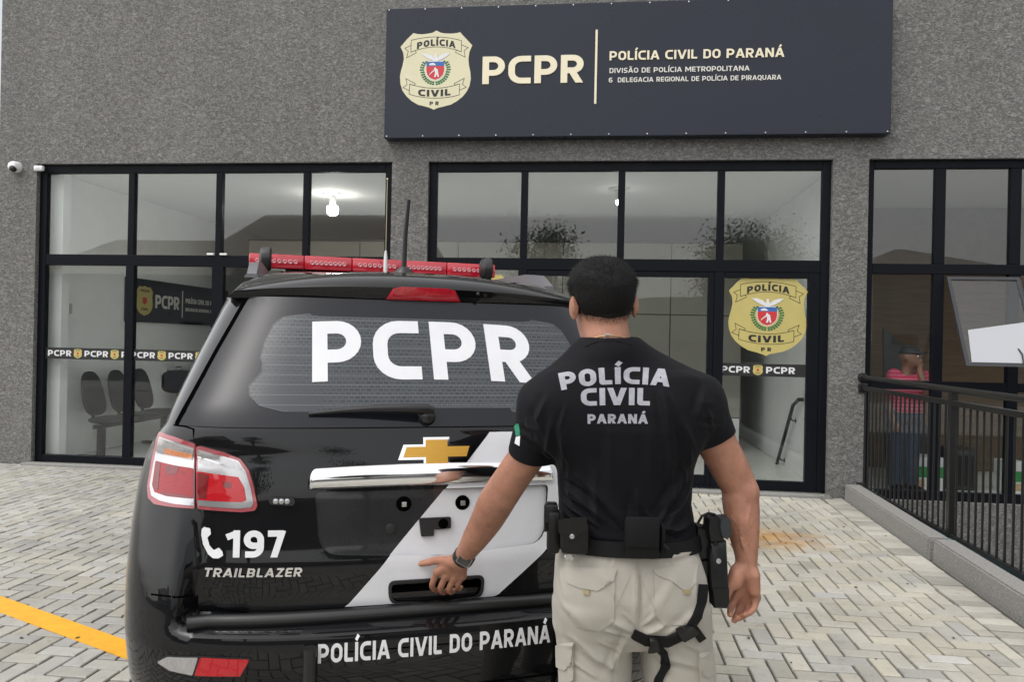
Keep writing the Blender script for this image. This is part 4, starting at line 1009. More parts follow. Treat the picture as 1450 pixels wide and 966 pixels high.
for i in range(N + 1):
    x = -.137 + .274 * i / N; e = abs(x) / .137; dy = .10 * (abs(x) / .705) ** 3; k = 1 - .25 * max(0, (e - .75) / .25)
    for (y, z) in ((.49, 1.642), (.484, 1.642), (.467, 1.664), (.462, 1.688 * k + 1.66 * (1 - k)), (.475, 1.69 * k + 1.66 * (1 - k))): vs.append((x * (1 if z < 1.66 else .82 + .0 * e), y + dy, z))
fs = [];
for i in range(N):
    for k in range(5): k2 = (k + 1) % 5; fs.append((i * 5 + k, i * 5 + k2, (i + 1) * 5 + k2, (i + 1) * 5 + k))
fs += [(0, 1, 2, 3, 4), tuple(reversed(range(N * 5, N * 5 + 5)))]
bl.add(vs, fs); bl.build('brake_light', mat('brake_lens', (.5, .015, .03), .15, coat=1.0, var=.3, vscale=40, stretch=(4, 1, 1)), sp, local=True, smooth=40)
MB().lathe((.20, .473, 1.673), [(.007, .01), (.007, -.004), (.004, -.007)], 10, 'Y').build('washer_nozzle', M['plastic_black'], sp, local=True, smooth=40)

# tail lamps (each is one lamp made of an outer and an inner half)
def lamp(sgn):
    f = (lambda L: L) if sgn < 0 else mir
    outer = rounded(f(cps([(230, 613), (221, 645), (213, 690), (214, 706), (222, 715), (245, 719), (277, 721), (279, 629), (252, 620)])), .008)
    inner = rounded(f(cps([(281, 630), (318, 640), (342, 650), (354, 666), (361, 690), (366, 715), (363, 723), (344, 725), (281, 721)])), .010)
    L1 = pan('tail_lamp', [outer], pinkrim, car, t=.012, base=0, grid=.025)
    L2 = pan('tail_lamp_half', [inner], pinkrim, L1, t=.012, base=.004, grid=.025)
    def q(L, m, par, h, t=.0015, nm='lens'): return pan(nm, [rounded(f(cps(L)), .005)], m, par, t=t, base=h, grid=.02)
    q([(231, 620), (226, 640), (217, 688), (219, 703), (230, 710), (250, 715), (276, 717), (278, 634), (252, 626)], silver, L1, .012, nm='reflector')
    q([(284, 635), (318, 645), (340, 654), (350, 668), (357, 692), (361, 712), (358, 718), (340, 720), (283, 716)], silver, L2, .016, nm='reflector')
    q([(232, 622), (228, 643), (240, 646), (276, 654), (277.5, 636), (252, 628)], clearlens, L1, .0136)
    q([(240, 634), (238, 644), (276, 652), (277, 642)], amber, L1, .0152)
    q([(226, 654), (221, 688), (224, 698), (240, 704), (276, 707), (277, 664), (250, 660)], redlens, L1, .0136)
    q([(284, 637), (318, 647), (338, 656), (348, 667), (284, 657)], clearlens, L2, .0176)
    q([(283, 668), (340, 676), (348, 690), (351, 708), (345, 711), (282, 708)], brightred, L2, .0176)
    q([(284, 670), (300, 673), (296, 706), (283, 706)], darkred, L2, .0192, .0006, 'facet_shade'); q([(318, 682), (331, 684), (331, 692), (320, 691)], darkred, L2, .0192, .0006, 'bulb_shadow')  # facet shading and bulb shadows painted as darker red shapes
    q([(227, 656), (233, 657), (229, 697), (223, 690)], darkred, L1, .0152, .0006, 'facet_shade'); q([(238, 660), (258, 662), (255, 672), (242, 674)], darkred, L1, .0152, .0006, 'bulb_shadow'); q([(230, 697), (270, 703), (275, 706), (240, 703)], darkred, L1, .0152, .0006, 'facet_shade')
    q([(284, 646), (348, 668), (349, 670), (284, 649)], silver, L2, .0192, .0006, 'reflector_edge')
lamp(-1); lamp(1)
# bumper reflectors, step bar
for sgn in (-1, 1):
    f = (lambda L: L) if sgn < 0 else mir
    o = pan('bumper_lamp', [rounded(f(cps([(221, 936), (236, 928), (283, 929), (357, 932), (343, 959), (275, 958), (240, 951)])), .006)], M['plastic_black'], car, t=.004, grid=.03)
    pan('clear_lens', [rounded(f(cps([(224, 937), (238, 930), (282, 931), (274, 956), (242, 949)])), .005)], clearlens, o, t=.003, base=.004, grid=.03)
    pan('red_lens', [rounded(f(cps([(285, 931), (354, 934), (341, 957), (277, 956)])), .004)], brightred, o, t=.004, base=.004, grid=.03)
xs_b = np.linspace(-.74, .74, 25)
bar = MB(); pts = [Vector(smapc(x, .640 + .004 * math.cos(x * 2), .012 + .018 * 0 + (0 if x > 9 else 0))) for x in xs_b]; bar.tube(pts, .021, 14)
stp = bar.build('step_bar', M['rail'], car, local=True, smooth=50)
for x in (-.388, .388):
    MB().tube([Vector(smapc(x, .60, .024)), Vector(smapc(x, .45, .03)), Vector(smapc(x, .33, .0))], .020, 12).build('bar_upright', M['rail'], stp, local=True, smooth=50)
for sgn in (-1, 1):                                    # bumper joint lines
    f = (lambda L: L) if sgn < 0 else mir
    pan('bumper_joint', ribbon([Vector(p) for p in f(cps([(214, 842), (240, 845), (274, 843)]))], .005), darkgap, car, t=.0012, grid=.02)
    pan('fender_joint', ribbon([Vector(p) for p in f([cp(246, 602), cp(262, 604), cp(274, 608), cp(275, 622)])], .005), darkgap, car, t=.0012, grid=.02)
# lower bumper line and tow-hole cap
pan('bumper_groove', ribbon([Vector((x, .575)) for x in np.linspace(-.34, .34, 15)], .004) + ribbon([Vector((x, .44)) for x in np.linspace(-.60, .60, 25)], .006), darkgap, car, t=.0012, grid=.03)
# pillar strip and side windows
def side(name, poly, m, sgn, t=.004, parent=car, grid=.06):
    return decal(name, [poly], lambda y, z, h: (sgn * (Wd(z) + h), y, z), m, parent, grid=grid, t=t, local=True, smooth=35)
for sgn in (-1, 1):
    side('quarter_window', [(.92, 1.24), (1.55, 1.24), (1.55, 1.60), (1.12, 1.60), (.95, 1.50)], tint, sgn)
    side('door_window', [(1.64, 1.24), (2.38, 1.24), (2.38, 1.615), (1.64, 1.61)], tint, sgn)
    side('door_window', [(2.46, 1.24), (3.22, 1.24), (2.70, 1.60), (2.46, 1.612)], tint, sgn)
    for yy in (1.60, 2.42, 3.45):
        side('door_joint', [(yy - .003, .42), (yy + .003, .42), (yy + .003, 1.2), (yy - .003, 1.2)], darkgap, sgn, t=.001)
    for yy in (1.72, 2.54):
        MB().box((sgn * .935, yy, 1.0), (sgn * .975, yy + .2, 1.03), .012).build('door_handle', M['plastic_black'], car, local=True, smooth=40)
    side('side_stripe', [(1.3, .62), (3.2, .62), (3.5, .80), (1.6, .80)], wvinyl, sgn, t=.0015)
    MB().box((sgn * (.93 if sgn > 0 else .97) - (0 if sgn > 0 else 0), 1.65, .30), (sgn * .97 if sgn > 0 else -.93, 3.45, .36), .01).build('running_board', M['plastic_black'], car, local=True)
    # mirrors
    mm = MB(); bm = bmesh.new(); bmesh.ops.create_uvsphere(bm, u_segments=24, v_segments=14, radius=1)
    for v in bm.verts:
        se = lambda a, p: math.copysign(abs(a) ** p, a); v.co = Vector((sgn * 1.15 + se(v.co.x, .6) * .115, 3.10 + max(v.co.y, -.45) * .09, 1.20 + se(v.co.z, .6) * .085))
    mm.frombm(bm); mm.tube([(sgn * .86, 3.14, 1.14), (sgn * .98, 3.12, 1.15)], .03, 10)
    mi = mm.build('side_mirror', paint, car, local=True, smooth=50)
    MB().add([(sgn * 1.15 + dx, 3.058, 1.20 + dz) for dx, dz in rounded([(-.09, -.062), (.09, -.062), (.095, .062), (-.09, .062)], .03)], [tuple(range(24))]).build('mirror_glass', mat('mirror_glass', (.16, .165, .18), .05, 1.0) if 'mirror_glass' not in bpy.data.materials else bpy.data.materials['mirror_glass'], mi, local=True)
    # roof rails
    rr = MB(); pts = [(sgn * .615, .88, 1.745), (sgn * .612, 1.0, 1.80), (sgn * .605, 1.15, 1.815), (sgn * .60, 1.7, 1.83), (sgn * .60, 2.2, 1.825), (sgn * .60, 2.36, 1.76)]
    vs = []; fs = []
    for i, (x, y, z) in enumerate(pts):
        zr0 = 1.73; wv = .03
        for (dx, zz) in ((-wv, zr0), (wv, zr0), (wv * .6, z), (-wv * .6, z)): vs.append((x + dx, y, zz))
    for i in range(len(pts) - 1):
        for k in range(4): k2 = (k + 1) % 4; fs.append((i * 4 + k, i * 4 + k2, i * 4 + 4 + k2, i * 4 + 4 + k))
    fs += [(0, 1, 2, 3), tuple(reversed(range(len(pts) * 4 - 4, len(pts) * 4)))]
    rr.add(vs, fs); rr.build('roof_rail', mat('grey_rail', (.16, .16, .17), .4, .3) if sgn < 0 else bpy.data.materials['grey_rail'], car, local=True, smooth=40)
    # round work lamp beside the light bar
    bm = MB(); c = Vector((sgn * .60, 1.97, 1.91))
    th = R(-8) if sgn < 0 else R(-2)
    bm.lathe(c, [(.045, -.03), (.062, -.018), (.066, .0), (.066, .022), (.055, .03)], 24, 'X')
    wl = bm.build('work_lamp', M['plastic_black'], car, local=True, smooth=40)
    MB().tube([c + Vector((0, 0, -.06)), c + Vector((0, 0, -.11))], .014, 10).lathe(c + Vector((.0, -.02, -.085)), [(.012, .01), (.012, -.01)], 12, 'Y').build('lamp_mount', M['steel'], wl, local=True, smooth=40)
    # headlamps
    hl = MB(); hl.box((sgn * .86 if sgn < 0 else .55, 4.55, .82), (-.55 if sgn < 0 else .86, 4.72, .95), .03); hl.build('headlight', clearlens, car, local=True, smooth=40)
MB().box((-.5, 4.70, .70), (.5, 4.885, .92), .03).build('grille', M['plastic_black'], car, local=True, smooth=40)
decal('windscreen', [[(-.68, 1.22), (.68, 1.22), (.58, 1.60), (-.58, 1.60)]], lambda x, z, h: (x, float(np.interp(z, _zf, _yf)) - .35 + .35 * (1 - min(.999, abs(x / Wd(z))) ** 2.6) ** (1 / 2.6) + h, z), tint, car, grid=.06, t=.006, local=True)
# wheels
def wheel(y, sgn):
    c = Vector((sgn * .82, y, .385)); s = sgn
    w_ = MB(); w_.lathe(c, [(.20, -.09 * s), (.30, -.115 * s), (.365, -.11 * s), (.385, -.08 * s), (.388, .08 * s), (.365, .112 * s), (.29, .115 * s), (.235, .10 * s)], 40, 'X'); t = w_.build('wheel', rubber, car, local=True, smooth=40)
    r_ = MB(); r_.lathe(c, [(.24, .06 * s), (.24, .105 * s), (.215, .10 * s), (.20, .04 * s), (.05, .05 * s), (.05, .09 * s), (.02, .095 * s)], 40, 'X')
    for k in range(6):
        a = k * math.pi / 3; e = Vector((0, math.cos(a), math.sin(a))); p_ = c + Vector((.085 * s, 0, 0)); r_.tube([p_ + e * .04, p_ + e * .21], [.03, .024], 8)
    r_.build('rim', mat('alloy', (.35, .35, .36), .3, .9) if 'alloy' not in bpy.data.materials else bpy.data.materials['alloy'], t, local=True, smooth=40)
for y in (1.13, 3.97):
    for s in (-1, 1): wheel(y, s)
# light bar
LB = MB(); yb = 2.25
lb = LB.box((-.50, yb - .12, 1.852), (.50, yb + .12, 1.872), .006).build('light_bar', M['plastic_black'], car, local=True)
for x0, x1 in ((-.69, -.402), (-.40, -.142), (-.14, .139), (.141, .399), (.401, .69)):
    o = MB().box((x0, yb - .15, 1.874), (x1, yb + .15, 1.952), .008).build('red_dome', mat('red_dome', (.55, .012, .03), .12, coat=1.0, var=.15, vscale=20) if 'red_dome' not in bpy.data.materials else bpy.data.materials['red_dome'], lb, local=True, smooth=40)
    n = 8
    l_ = MB()
    for k in range(n):
        xx = x0 + .03 + (x1 - x0 - .06) * (k + .5) / n
        l_.lathe((xx, yb - .1495, 1.912), [(.0125, .002), (.0125, -.002), (.009, -.004), (.005, -.001)], 10, 'Y')
    l_.build('led_row', mat('led_pink', (.62, .22, .24), .25, coat=1.0) if 'led_pink' not in bpy.data.materials else bpy.data.materials['led_pink'], o, local=True, smooth=40)
for x in (-.42, .42):
    MB().box((x - .05, yb - .08, 1.775), (x + .05, yb + .08, 1.853), .01).build('bar_foot', M['plastic_black'], lb, local=True, smooth=40)
MB().tube([(-.52, yb - .1, 1.86), (-.46, yb - .16, 1.80), (-.36, yb - .2, 1.825), (-.30, yb - .2, 1.80)], .006, 8).build('cable', M['plastic_black'], lb, local=True, smooth=40)
# aerials
an = MB(); an.lathe((0, 1.02, 1.762), [(.05, 0), (.045, .025), (.018, .05)], 18); an = an.build('aerial', M['plastic_black'], car, local=True, smooth=40)
MB().tube([(0, 1.02, 1.80), (.003, 1.02, 1.95), (.012, 1.0, 2.10)], [.011, .010, .008], 10).build('aerial_mast', M['plastic_black'], an, local=True, smooth=40)
a2 = MB().lathe((.034, 2.0, 1.79), [(.016, 0), (.014, .04), (.011, .16), (.006, .20)], 12).build('whip_aerial', mat('pale_metal', (.6, .6, .58), .35, .6), car, local=True, smooth=40)
MB().tube([(.034, 2.0, 1.98), (.034, 2.0, 2.38)], .0022, 6).lathe((.034, 2.0, 2.38), [(.003, 0), (.006, .006), (.003, .014)], 8).build('whip', mat('brass_wire', (.45, .38, .25), .35, .8), a2, local=True, smooth=40)
# ------------------------------------------------------------------ organic shapes: distance fields meshed with surface nets
class Field:
    def __init__(s, lo, hi, h):
        s.lo = np.array(lo, float); s.h = h; s.n = np.ceil((np.array(hi) - s.lo) / h).astype(int) + 1
        s.D = np.full(tuple(s.n), 1.0, np.float32)
    def grid(s, lo=None, hi=None):
        if lo is None: a = np.zeros(3, int); b = s.n
        else: a = np.clip(np.floor((np.array(lo) - s.lo) / s.h).astype(int), 0, s.n); b = np.clip(np.ceil((np.array(hi) - s.lo) / s.h).astype(int) + 1, 0, s.n)
        ax = [np.float32(s.lo[i] + s.h * np.arange(a[i], b[i])) for i in range(3)]
        return (slice(a[0], b[0]), slice(a[1], b[1]), slice(a[2], b[2])), ax[0][:, None, None], ax[1][None, :, None], ax[2][None, None, :]
    def put(s, fn, lo, hi, k=.01):
        m = k + 3 * s.h; sl, X, Y, Z = s.grid(np.array(lo) - m, np.array(hi) + m)
        if 0 in s.D[sl].shape: return
        d = fn(X, Y, Z).astype(np.float32); o = s.D[sl]
        if k > 0:
            hh = np.clip(.5 + .5 * (o - d) / k, 0, 1); s.D[sl] = o * (1 - hh) + d * hh - k * hh * (1 - hh)
        else: s.D[sl] = np.minimum(o, d)
    def cone(s, a, b, ra, rb, k=.01, flat=None):
        a = np.array(a, float); b = np.array(b, float); ab = b - a; L = float(ab @ ab) + 1e-12
        def fn(X, Y, Z):
            px, py, pz = X - a[0], Y - a[1], Z - a[2]; t = np.clip((px * ab[0] + py * ab[1] + pz * ab[2]) / L, 0, 1)
            return np.sqrt((px - ab[0] * t) ** 2 + (py - ab[1] * t) ** 2 + (pz - ab[2] * t) ** 2) - (ra + (rb - ra) * t)
        r = max(ra, rb); s.put(fn, np.minimum(a, b) - r, np.maximum(a, b) + r, k)
    def chain(s, pts, rs, k=.01, sub=5):
        P = [np.array(p, float) for p in pts]; q = []; w = []
        for i in range(len(P) - 1):
            a, b = P[max(i - 1, 0)], P[min(i + 2, len(P) - 1)]; ra, rb = rs[max(i - 1, 0)], rs[min(i + 2, len(P) - 1)]
            for j in range(sub):
                t = j / sub; cr = lambda p0, p1, p2, p3: .5 * (2 * p1 + (p2 - p0) * t + (2 * p0 - 5 * p1 + 4 * p2 - p3) * t * t + (3 * p1 - p0 - 3 * p2 + p3) * t ** 3)
                q.append(cr(a, P[i], P[i + 1], b)); w.append(cr(ra, rs[i], rs[i + 1], rb))
        q.append(P[-1]); w.append(rs[-1])
        T = Field.__new__(Field); T.lo, T.h, T.n = s.lo, s.h, s.n; m = max(w) + k + 4 * s.h
        lo = np.min(q, 0) - m; hi = np.max(q, 0) + m; sl, X, Y, Z = s.grid(lo, hi); D = np.full(s.D[sl].shape, 1.0, np.float32); T.D = np.ones((1, 1, 1))
        for i in range(len(q) - 1):
            a, ab, L = q[i], q[i + 1] - q[i], float((q[i + 1] - q[i]) @ (q[i + 1] - q[i])) + 1e-12
            px, py, pz = X - a[0], Y - a[1], Z - a[2]; t = np.clip((px * ab[0] + py * ab[1] + pz * ab[2]) / L, 0, 1)
            D = np.minimum(D, np.sqrt((px - ab[0] * t) ** 2 + (py - ab[1] * t) ** 2 + (pz - ab[2] * t) ** 2) - (w[i] + (w[i + 1] - w[i]) * t))
        o = s.D[sl]
        if k > 0: hh = np.clip(.5 + .5 * (o - D) / k, 0, 1); s.D[sl] = o * (1 - hh) + D * hh - k * hh * (1 - hh)
        else: s.D[sl] = np.minimum(o, D)
    def chain_old(s, pts, rs, k=.01):
        for i in range(len(pts) - 1): s.cone(pts[i], pts[i + 1], rs[i], rs[i + 1], k)
    def ell(s, c, r, k=.01, rot=None):
        c = np.array(c, float); r = np.array(r, float); Rm = np.array(rot if rot is not None else np.eye(3))
        def fn(X, Y, Z):
            x, y, z = X - c[0], Y - c[1], Z - c[2]
            q = [(Rm[0, i] * x + Rm[1, i] * y + Rm[2, i] * z) / r[i] for i in range(3)]
            return (np.sqrt(q[0] ** 2 + q[1] ** 2 + q[2] ** 2) - 1) * r.min()
        m = r.max(); s.put(fn, c - m, c + m, k)
    def stack(s, zs, xl, xr, yb, yf, k=.02, p=2.3, hole=0):
        """upright tube with superellipse sections: x from xl to xr, y from yb (back) to yf (front)"""
        zs, xl, xr, yb, yf = [np.array(v, float)[np.argsort(zs)] for v in (zs, xl, xr, yb, yf)]
        def fn(X, Y, Z):
            z = Z.ravel(); f = lambda v: np.interp(z, zs, v)[None, None, :]
            cx = f((xl + xr) / 2); a = f((xr - xl) / 2); cy = f((yb + yf) / 2); b = f((yf - yb) / 2)
            q = (np.abs((X - cx) / a) ** p + np.abs((Y - cy) / b) ** p) ** (1 / p)
            d = (q - 1) * np.minimum(a, b); return np.maximum(d, np.maximum(Z - zs[-1], zs[0] - Z))
        s.put(fn, (xl.min(), yb.min(), zs[0]), (xr.max(), yf.max(), zs[-1]), k)
    def smooth(s, it=1):
        for _ in range(it):
            for ax in range(3):
                D = s.D; E = D.copy(); sl0 = [slice(None)] * 3; slm = [slice(None)] * 3; slp = [slice(None)] * 3
                sl0[ax] = slice(1, -1); slm[ax] = slice(0, -2); slp[ax] = slice(2, None)
                E[tuple(sl0)] = .5 * D[tuple(sl0)] + .25 * (D[tuple(slm)] + D[tuple(slp)]); s.D = E
    def mesh(s):
        D = s.D; ins = D < 0; nx, ny, nz = D.shape
        cnt = np.zeros((nx - 1, ny - 1, nz - 1), np.int8)
        for i in (0, 1):
            for j in (0, 1):
                for k in (0, 1): cnt += ins[i:nx - 1 + i, j:ny - 1 + j, k:nz - 1 + k]
        act = np.argwhere((cnt > 0) & (cnt < 8)); idx = np.full(cnt.shape, -1, np.int32); idx[act[:, 0], act[:, 1], act[:, 2]] = np.arange(len(act))
        cor = [(i, j, k) for i in (0, 1) for j in (0, 1) for k in (0, 1)]
        val = np.stack([D[act[:, 0] + c[0], act[:, 1] + c[1], act[:, 2] + c[2]] for c in cor], 1)
        acc = np.zeros((len(act), 3)); n = np.zeros(len(act))
        for a in range(8):
            for b in range(a + 1, 8):
                if sum(abs(cor[a][i] - cor[b][i]) for i in range(3)) != 1: continue
                va, vb = val[:, a], val[:, b]; m = (va < 0) != (vb < 0); t = np.where(m, va / np.where(m, va - vb, 1), 0)
                acc += m[:, None] * (np.array(cor[a]) + t[:, None] * (np.array(cor[b]) - np.array(cor[a]))); n += m
        V = s.lo + s.h * (act + acc / n[:, None]); F = []
        for ax in range(3):
            o = [i for i in range(3) if i != ax]
            sl0 = [slice(1, -1)] * 3; sl1 = [slice(1, -1)] * 3; sl0[ax] = slice(0, -1); sl1[ax] = slice(1, None)
            A = ins[tuple(sl0)]; B = ins[tuple(sl1)]; ch = np.argwhere(A != B)
            if len(ch) == 0: continue
            base = ch.copy(); base[:, o[0]] += 1; base[:, o[1]] += 1
            flip = A[ch[:, 0], ch[:, 1], ch[:, 2]]
            def cell(d0, d1):
                c = base.copy(); c[:, o[0]] += d0; c[:, o[1]] += d1; return idx[c[:, 0], c[:, 1], c[:, 2]]
            q = np.stack([cell(-1, -1), cell(0, -1), cell(0, 0), cell(-1, 0)], 1)
            if ax == 1: flip = ~flip
            q[~flip] = q[~flip][:, ::-1]; F.append(q)
        F = np.concatenate(F); F = F[(F >= 0).all(1)]
        return V, F
    def build(s, name, m, parent=None, relax=1, disp=None):
        V, F = s.mesh()
        for _ in range(relax):
            acc = np.zeros_like(V); n = np.zeros(len(V))
            for a, b in ((0, 1), (1, 2), (2, 3), (3, 0)):
                np.add.at(acc, F[:, a], V[F[:, b]]); np.add.at(n, F[:, a], 1); np.add.at(acc, F[:, b], V[F[:, a]]); np.add.at(n, F[:, b], 1)
            V = .5 * V + .5 * acc / n[:, None]
        if disp is not None:
            N = np.zeros_like(V); P = V[F]; fn_ = np.cross(P[:, 2] - P[:, 0], P[:, 3] - P[:, 1])
            for i in range(4): np.add.at(N, F[:, i], fn_)
            N /= np.linalg.norm(N, axis=1)[:, None] + 1e-12; V = V + N * disp(V, N)[:, None]
        me = bpy.data.meshes.new(name); me.from_pydata(V.tolist(), [], F.tolist()); me.materials.append(m)
        me.polygons.foreach_set('use_smooth', [True] * len(me.polygons)); me.update()
        o = bpy.data.objects.new(name, me); COL.objects.link(o); o.parent = parent; return o

def vnoise(P, f, seed=0):
    """smooth pseudo-noise from crossed sine waves"""
    rng = np.random.RandomState(seed); o = np.zeros(len(P))
    for i in range(7):
        d = rng.normal(size=3); d /= np.linalg.norm(d); o += np.sin(P @ d * f * rng.uniform(.6, 1.6) + rng.uniform(0, 6.28) + 1.5 * np.sin(P @ np.roll(d, 1) * f * .5))
    return o / 7

# ------------------------------------------------------------------ the officer
MD = 2.03
mo = CAMP + _rt * (.303) + _fw * MD; MANL = Vector((mo.x, mo.y, 0))
MM = Matrix.Translation(MANL) @ Matrix.Rotation(YAW, 4, 'Z'); MMI = MM.inverted()
def mp(px, py, d=MD): return MMI @ atd(px, py, d)
def mz(py, px=885, d=MD): return mp(px, py, d).z
def mx(px, py, d=MD): return mp(px, py, d).x
CAML = MMI @ CAMP

def skin_mat(name, col, vs=18):
    m = mat(name, col, .46, spec=.45, var=.2, vscale=vs, bump=.4, bscale=330, bdist=.0018); b = m.node_tree.nodes["Principled BSDF"]
    b.inputs['Subsurface Weight'].default_value = .12; b.inputs['Subsurface Radius'].default_value = (.012, .005, .003); b.inputs['Subsurface Scale'].default_value = 1.0
    return m
skin = skin_mat('tan_skin', (.355, .168, .108), 26)
shirtm = mat('black_jersey', (.0052, .0054, .0072),  .68, spec=.11, sheen=.025, var=.2, vscale=6, bump=.15, bscale=700, bdist=.0006)
trm = mat('beige_ripstop', (.345, .322, .278), .82, sheen=.1, var=.06, vscale=9, bump=.18, bscale=600, bdist=.0006)
hairm = mat('black_hair', (.0045, .004, .0038), .62, spec=.18)
web = mat('black_webbing', (.0055, .0055, .006), .65, spec=.2, bump=.25, bscale=450, bdist=.0008)
leather = mat('black_leather', (.007, .0068, .0066), .42, spec=.3, bump=.25, bscale=350, bdist=.0008, rvar=.1)
kydex = mat('black_holster_polymer', (.006, .0065, .007), .34, spec=.35, rvar=.08)

# body ------------------------------------------------------------
LARM = [((772, 580, 2.03), .060), ((752, 636, 2.06), .0495), ((731, 668, 2.09), .0480), ((711, 698, 2.14), .0495), ((700, 716, 2.18), .0505), ((689, 737, 2.23), .0465), ((673, 763, 2.28), .0385), ((660, 783, 2.325), .0300), ((655, 790, 2.342), .0290)]
RARM = [((990, 578, 2.03), .062), ((1018, 634, 2.04), .0520), ((1033, 662, 2.045), .0500), ((1046, 690, 2.05), .0468), ((1049, 714, 2.045), .0475), ((1052, 745, 2.035), .0425), ((1056, 778, 2.025), .0320), ((1057, 797, 2.02), .0275), ((1057, 804, 2.02), .0285)]
def P3(t): return np.array(mp(*t))
LH = dict(index=[(620, 810, 2.393), (612, 829, 2.408), (617, 837, 2.436), (622, 834, 2.458)], middle=[(632, 815, 2.388), (624, 833, 2.404), (628, 840, 2.433), (633, 836, 2.458)],
          ring=[(644, 818, 2.383), (636, 834, 2.400), (639, 840, 2.430), (643, 836, 2.455)], little=[(655, 816, 2.378), (648, 829, 2.393), (650, 835, 2.420), (653, 832, 2.443)], thumb=[(643, 796, 2.353), (621, 794, 2.393), (606, 797, 2.413), (596, 799, 2.420)])
RH = dict(index=[(1043, 843, 2.035), (1036, 859, 2.025), (1034, 867, 2.000), (1034, 871, 1.985)], middle=[(1052, 848, 2.04), (1046, 866, 2.035), (1042, 875, 2.010), (1040, 879, 1.992)],
          ring=[(1062, 850, 2.035), (1059, 866, 2.025), (1051, 874, 2.000), (1045, 876, 1.985)], little=[(1070, 846, 2.02), (1068, 861, 2.005), (1061, 869, 1.985), (1055, 871, 1.975)], thumb=[(1044, 810, 2.01), (1033, 829, 1.998), (1029, 843, 1.995), (1027, 854, 1.995)])
HC = P3((853, 430, 2.065))                                            # head centre
Ez = lambda a: np.array(Matrix.Rotation(a, 3, 'Z')); Ey = lambda a: np.array(Matrix.Rotation(a, 3, 'Y')); Ex = lambda a: np.array(Matrix.Rotation(a, 3, 'X'))
HR = Ez(R(10)) @ Ey(R(-3)) @ Ex(R(-8))
def hd(x, y, z): return HC + HR @ np.array((x, y, z))
def build_body():
    f = Field((-.64, -.30, .63), (.42, .54, 1.74), .0034)
    # trunk inside the clothes
    f.stack([.80, .98, 1.15, 1.30, 1.42], [-.15, -.15, -.17, -.185, -.13], [.16, .155, .165, .185, .13], [-.085, -.08, -.10, -.10, -.07], [.09, .09, .11, .12, .09], .03)
    # neck and head
    f.cone(P3((861, 505, 2.03)), hd(0, -.015, -.06), .066, .058, .025)
    f.cone(P3((862, 500, 2.05)), P3((790, 548, 2.04)), .045, .045, .03); f.cone(P3((862, 500, 2.05)), P3((945, 540, 2.04)), .045, .045, .03)
    f.ell(hd(0, 0, .012), (.0755, .094, .092), .02, HR); f.ell(hd(0, .035, -.055), (.058, .062, .066), .03, HR)
    f.ell(hd(0, .062, -.088), (.035, .035, .022), .02, HR)             # chin
    f.cone(hd(0, .092, .0), hd(0, .112, -.034), .008, .013, .01)       # nose
    f.ell(hd(0, .094, -.062), (.022, .010, .008), .008, HR)            # mouth
    f.ell(hd(0, .088, .018), (.045, .012, .009), .01, HR)              # brow
    for s in (-1, 1):
        Re = HR @ Ez(R(-s * 22)); f.ell(hd(s * .083, -.012, -.012), (.0075, .019, .033), .006, Re); f.ell(hd(s * .088, -.024, -.006), (.005, .007, .026), .005, Re)
        f.ell(hd(s * .03, .078, .0), (.017, .012, .012), .008, HR)
    # arms and hands
    for arm in (LARM, RARM): f.chain([P3(p) for p, r in arm], [r for p, r in arm], .02)
    for v_ in ([(1035, 730, 1.992), (1046, 748, 1.990), (1050, 768, 1.992), (1057, 785, 1.996)], [(1062, 720, 2.0), (1058, 742, 1.992), (1061, 765, 1.996)], [(688, 716, 2.135), (684, 738, 2.182), (672, 756, 2.24), (664, 772, 2.285)], [(706, 724, 2.14), (694, 748, 2.20), (680, 770, 2.26)]): f.chain([P3(p) for p in v_], [.0022] * len(v_), .008)
    e = P3((1064, 697, 2.02)); f.ell(e, (.018, .018, .022), .02); f.ell(P3((716, 708, 2.11)), (.018, .016, .02), .022)
    for H, wr, sgn in ((LH, (655, 790, 2.342), -1), (RH, (1057, 804, 2.02), 1)):
        w = P3(wr)
        for nm, r0, r1 in (('index', .0105, .0080), ('middle', .0108, .0082), ('ring', .0102, .0078), ('little', .0092, .0070)):
            pts = [P3(p) for p in H[nm]]; f.chain(pts, [r0, r0 * .95, r1 * 1.05, r1], .004)
            wq = w * .82 + pts[0] * .18; f.cone(wq, pts[0], .0185, .0125, .012)
            if sgn < 0: f.ell(pts[0] + np.array((0, -.004, .002)), (.0095, .0085, .0095), .006)
        th = [P3(p) for p in H['thumb']]; f.cone(w * .6 + th[0] * .4, th[0], .017, .0175, .014); f.chain(th, [.0175, .0130, .0112, .0088], .008)
        if sgn > 0: f.cone(P3((1068, 816, 2.0)), P3((1069, 838, 2.005)), .0155, .0135, .014); f.ell(P3((1044, 822, 1.995)), (.016, .014, .024), .014)
    return f.build('person', skin, None, relax=1)
body = build_body()
body.location = MANL; body.rotation_euler = (0, 0, YAW)
tag(body, 'man seen from behind in black T-shirt and beige trousers gripping the tailgate handle', 'person')
def bvh_of(o): return BVHTree.FromPolygons([v.co for v in o.data.vertices], [tuple(p.vertices) for p in o.data.polygons])
def caster(*objs):
    """maps measured (px, -py) to a point lying on the figure's surface, h above it"""
    trees = [bvh_of(o) for o in objs]
    def f(u, v, h):
        d = (MMI.to_3x3() @ ray(u, -v)).normalized(); best = None
        for t in trees:
            hit = t.ray_cast(CAML, d)
            if hit[0] is not None and (best is None or hit[3] < best[3]): best = hit
        if best is None: best = min((t.find_nearest(CAML + d * MD) for t in trees), key=lambda q: q[3])
        n = best[1]; n = -n if n.dot(d) > 0 else n
        return best[0] + n * h
    return f
def pxp(L): return [(x, -y) for x, y in L]
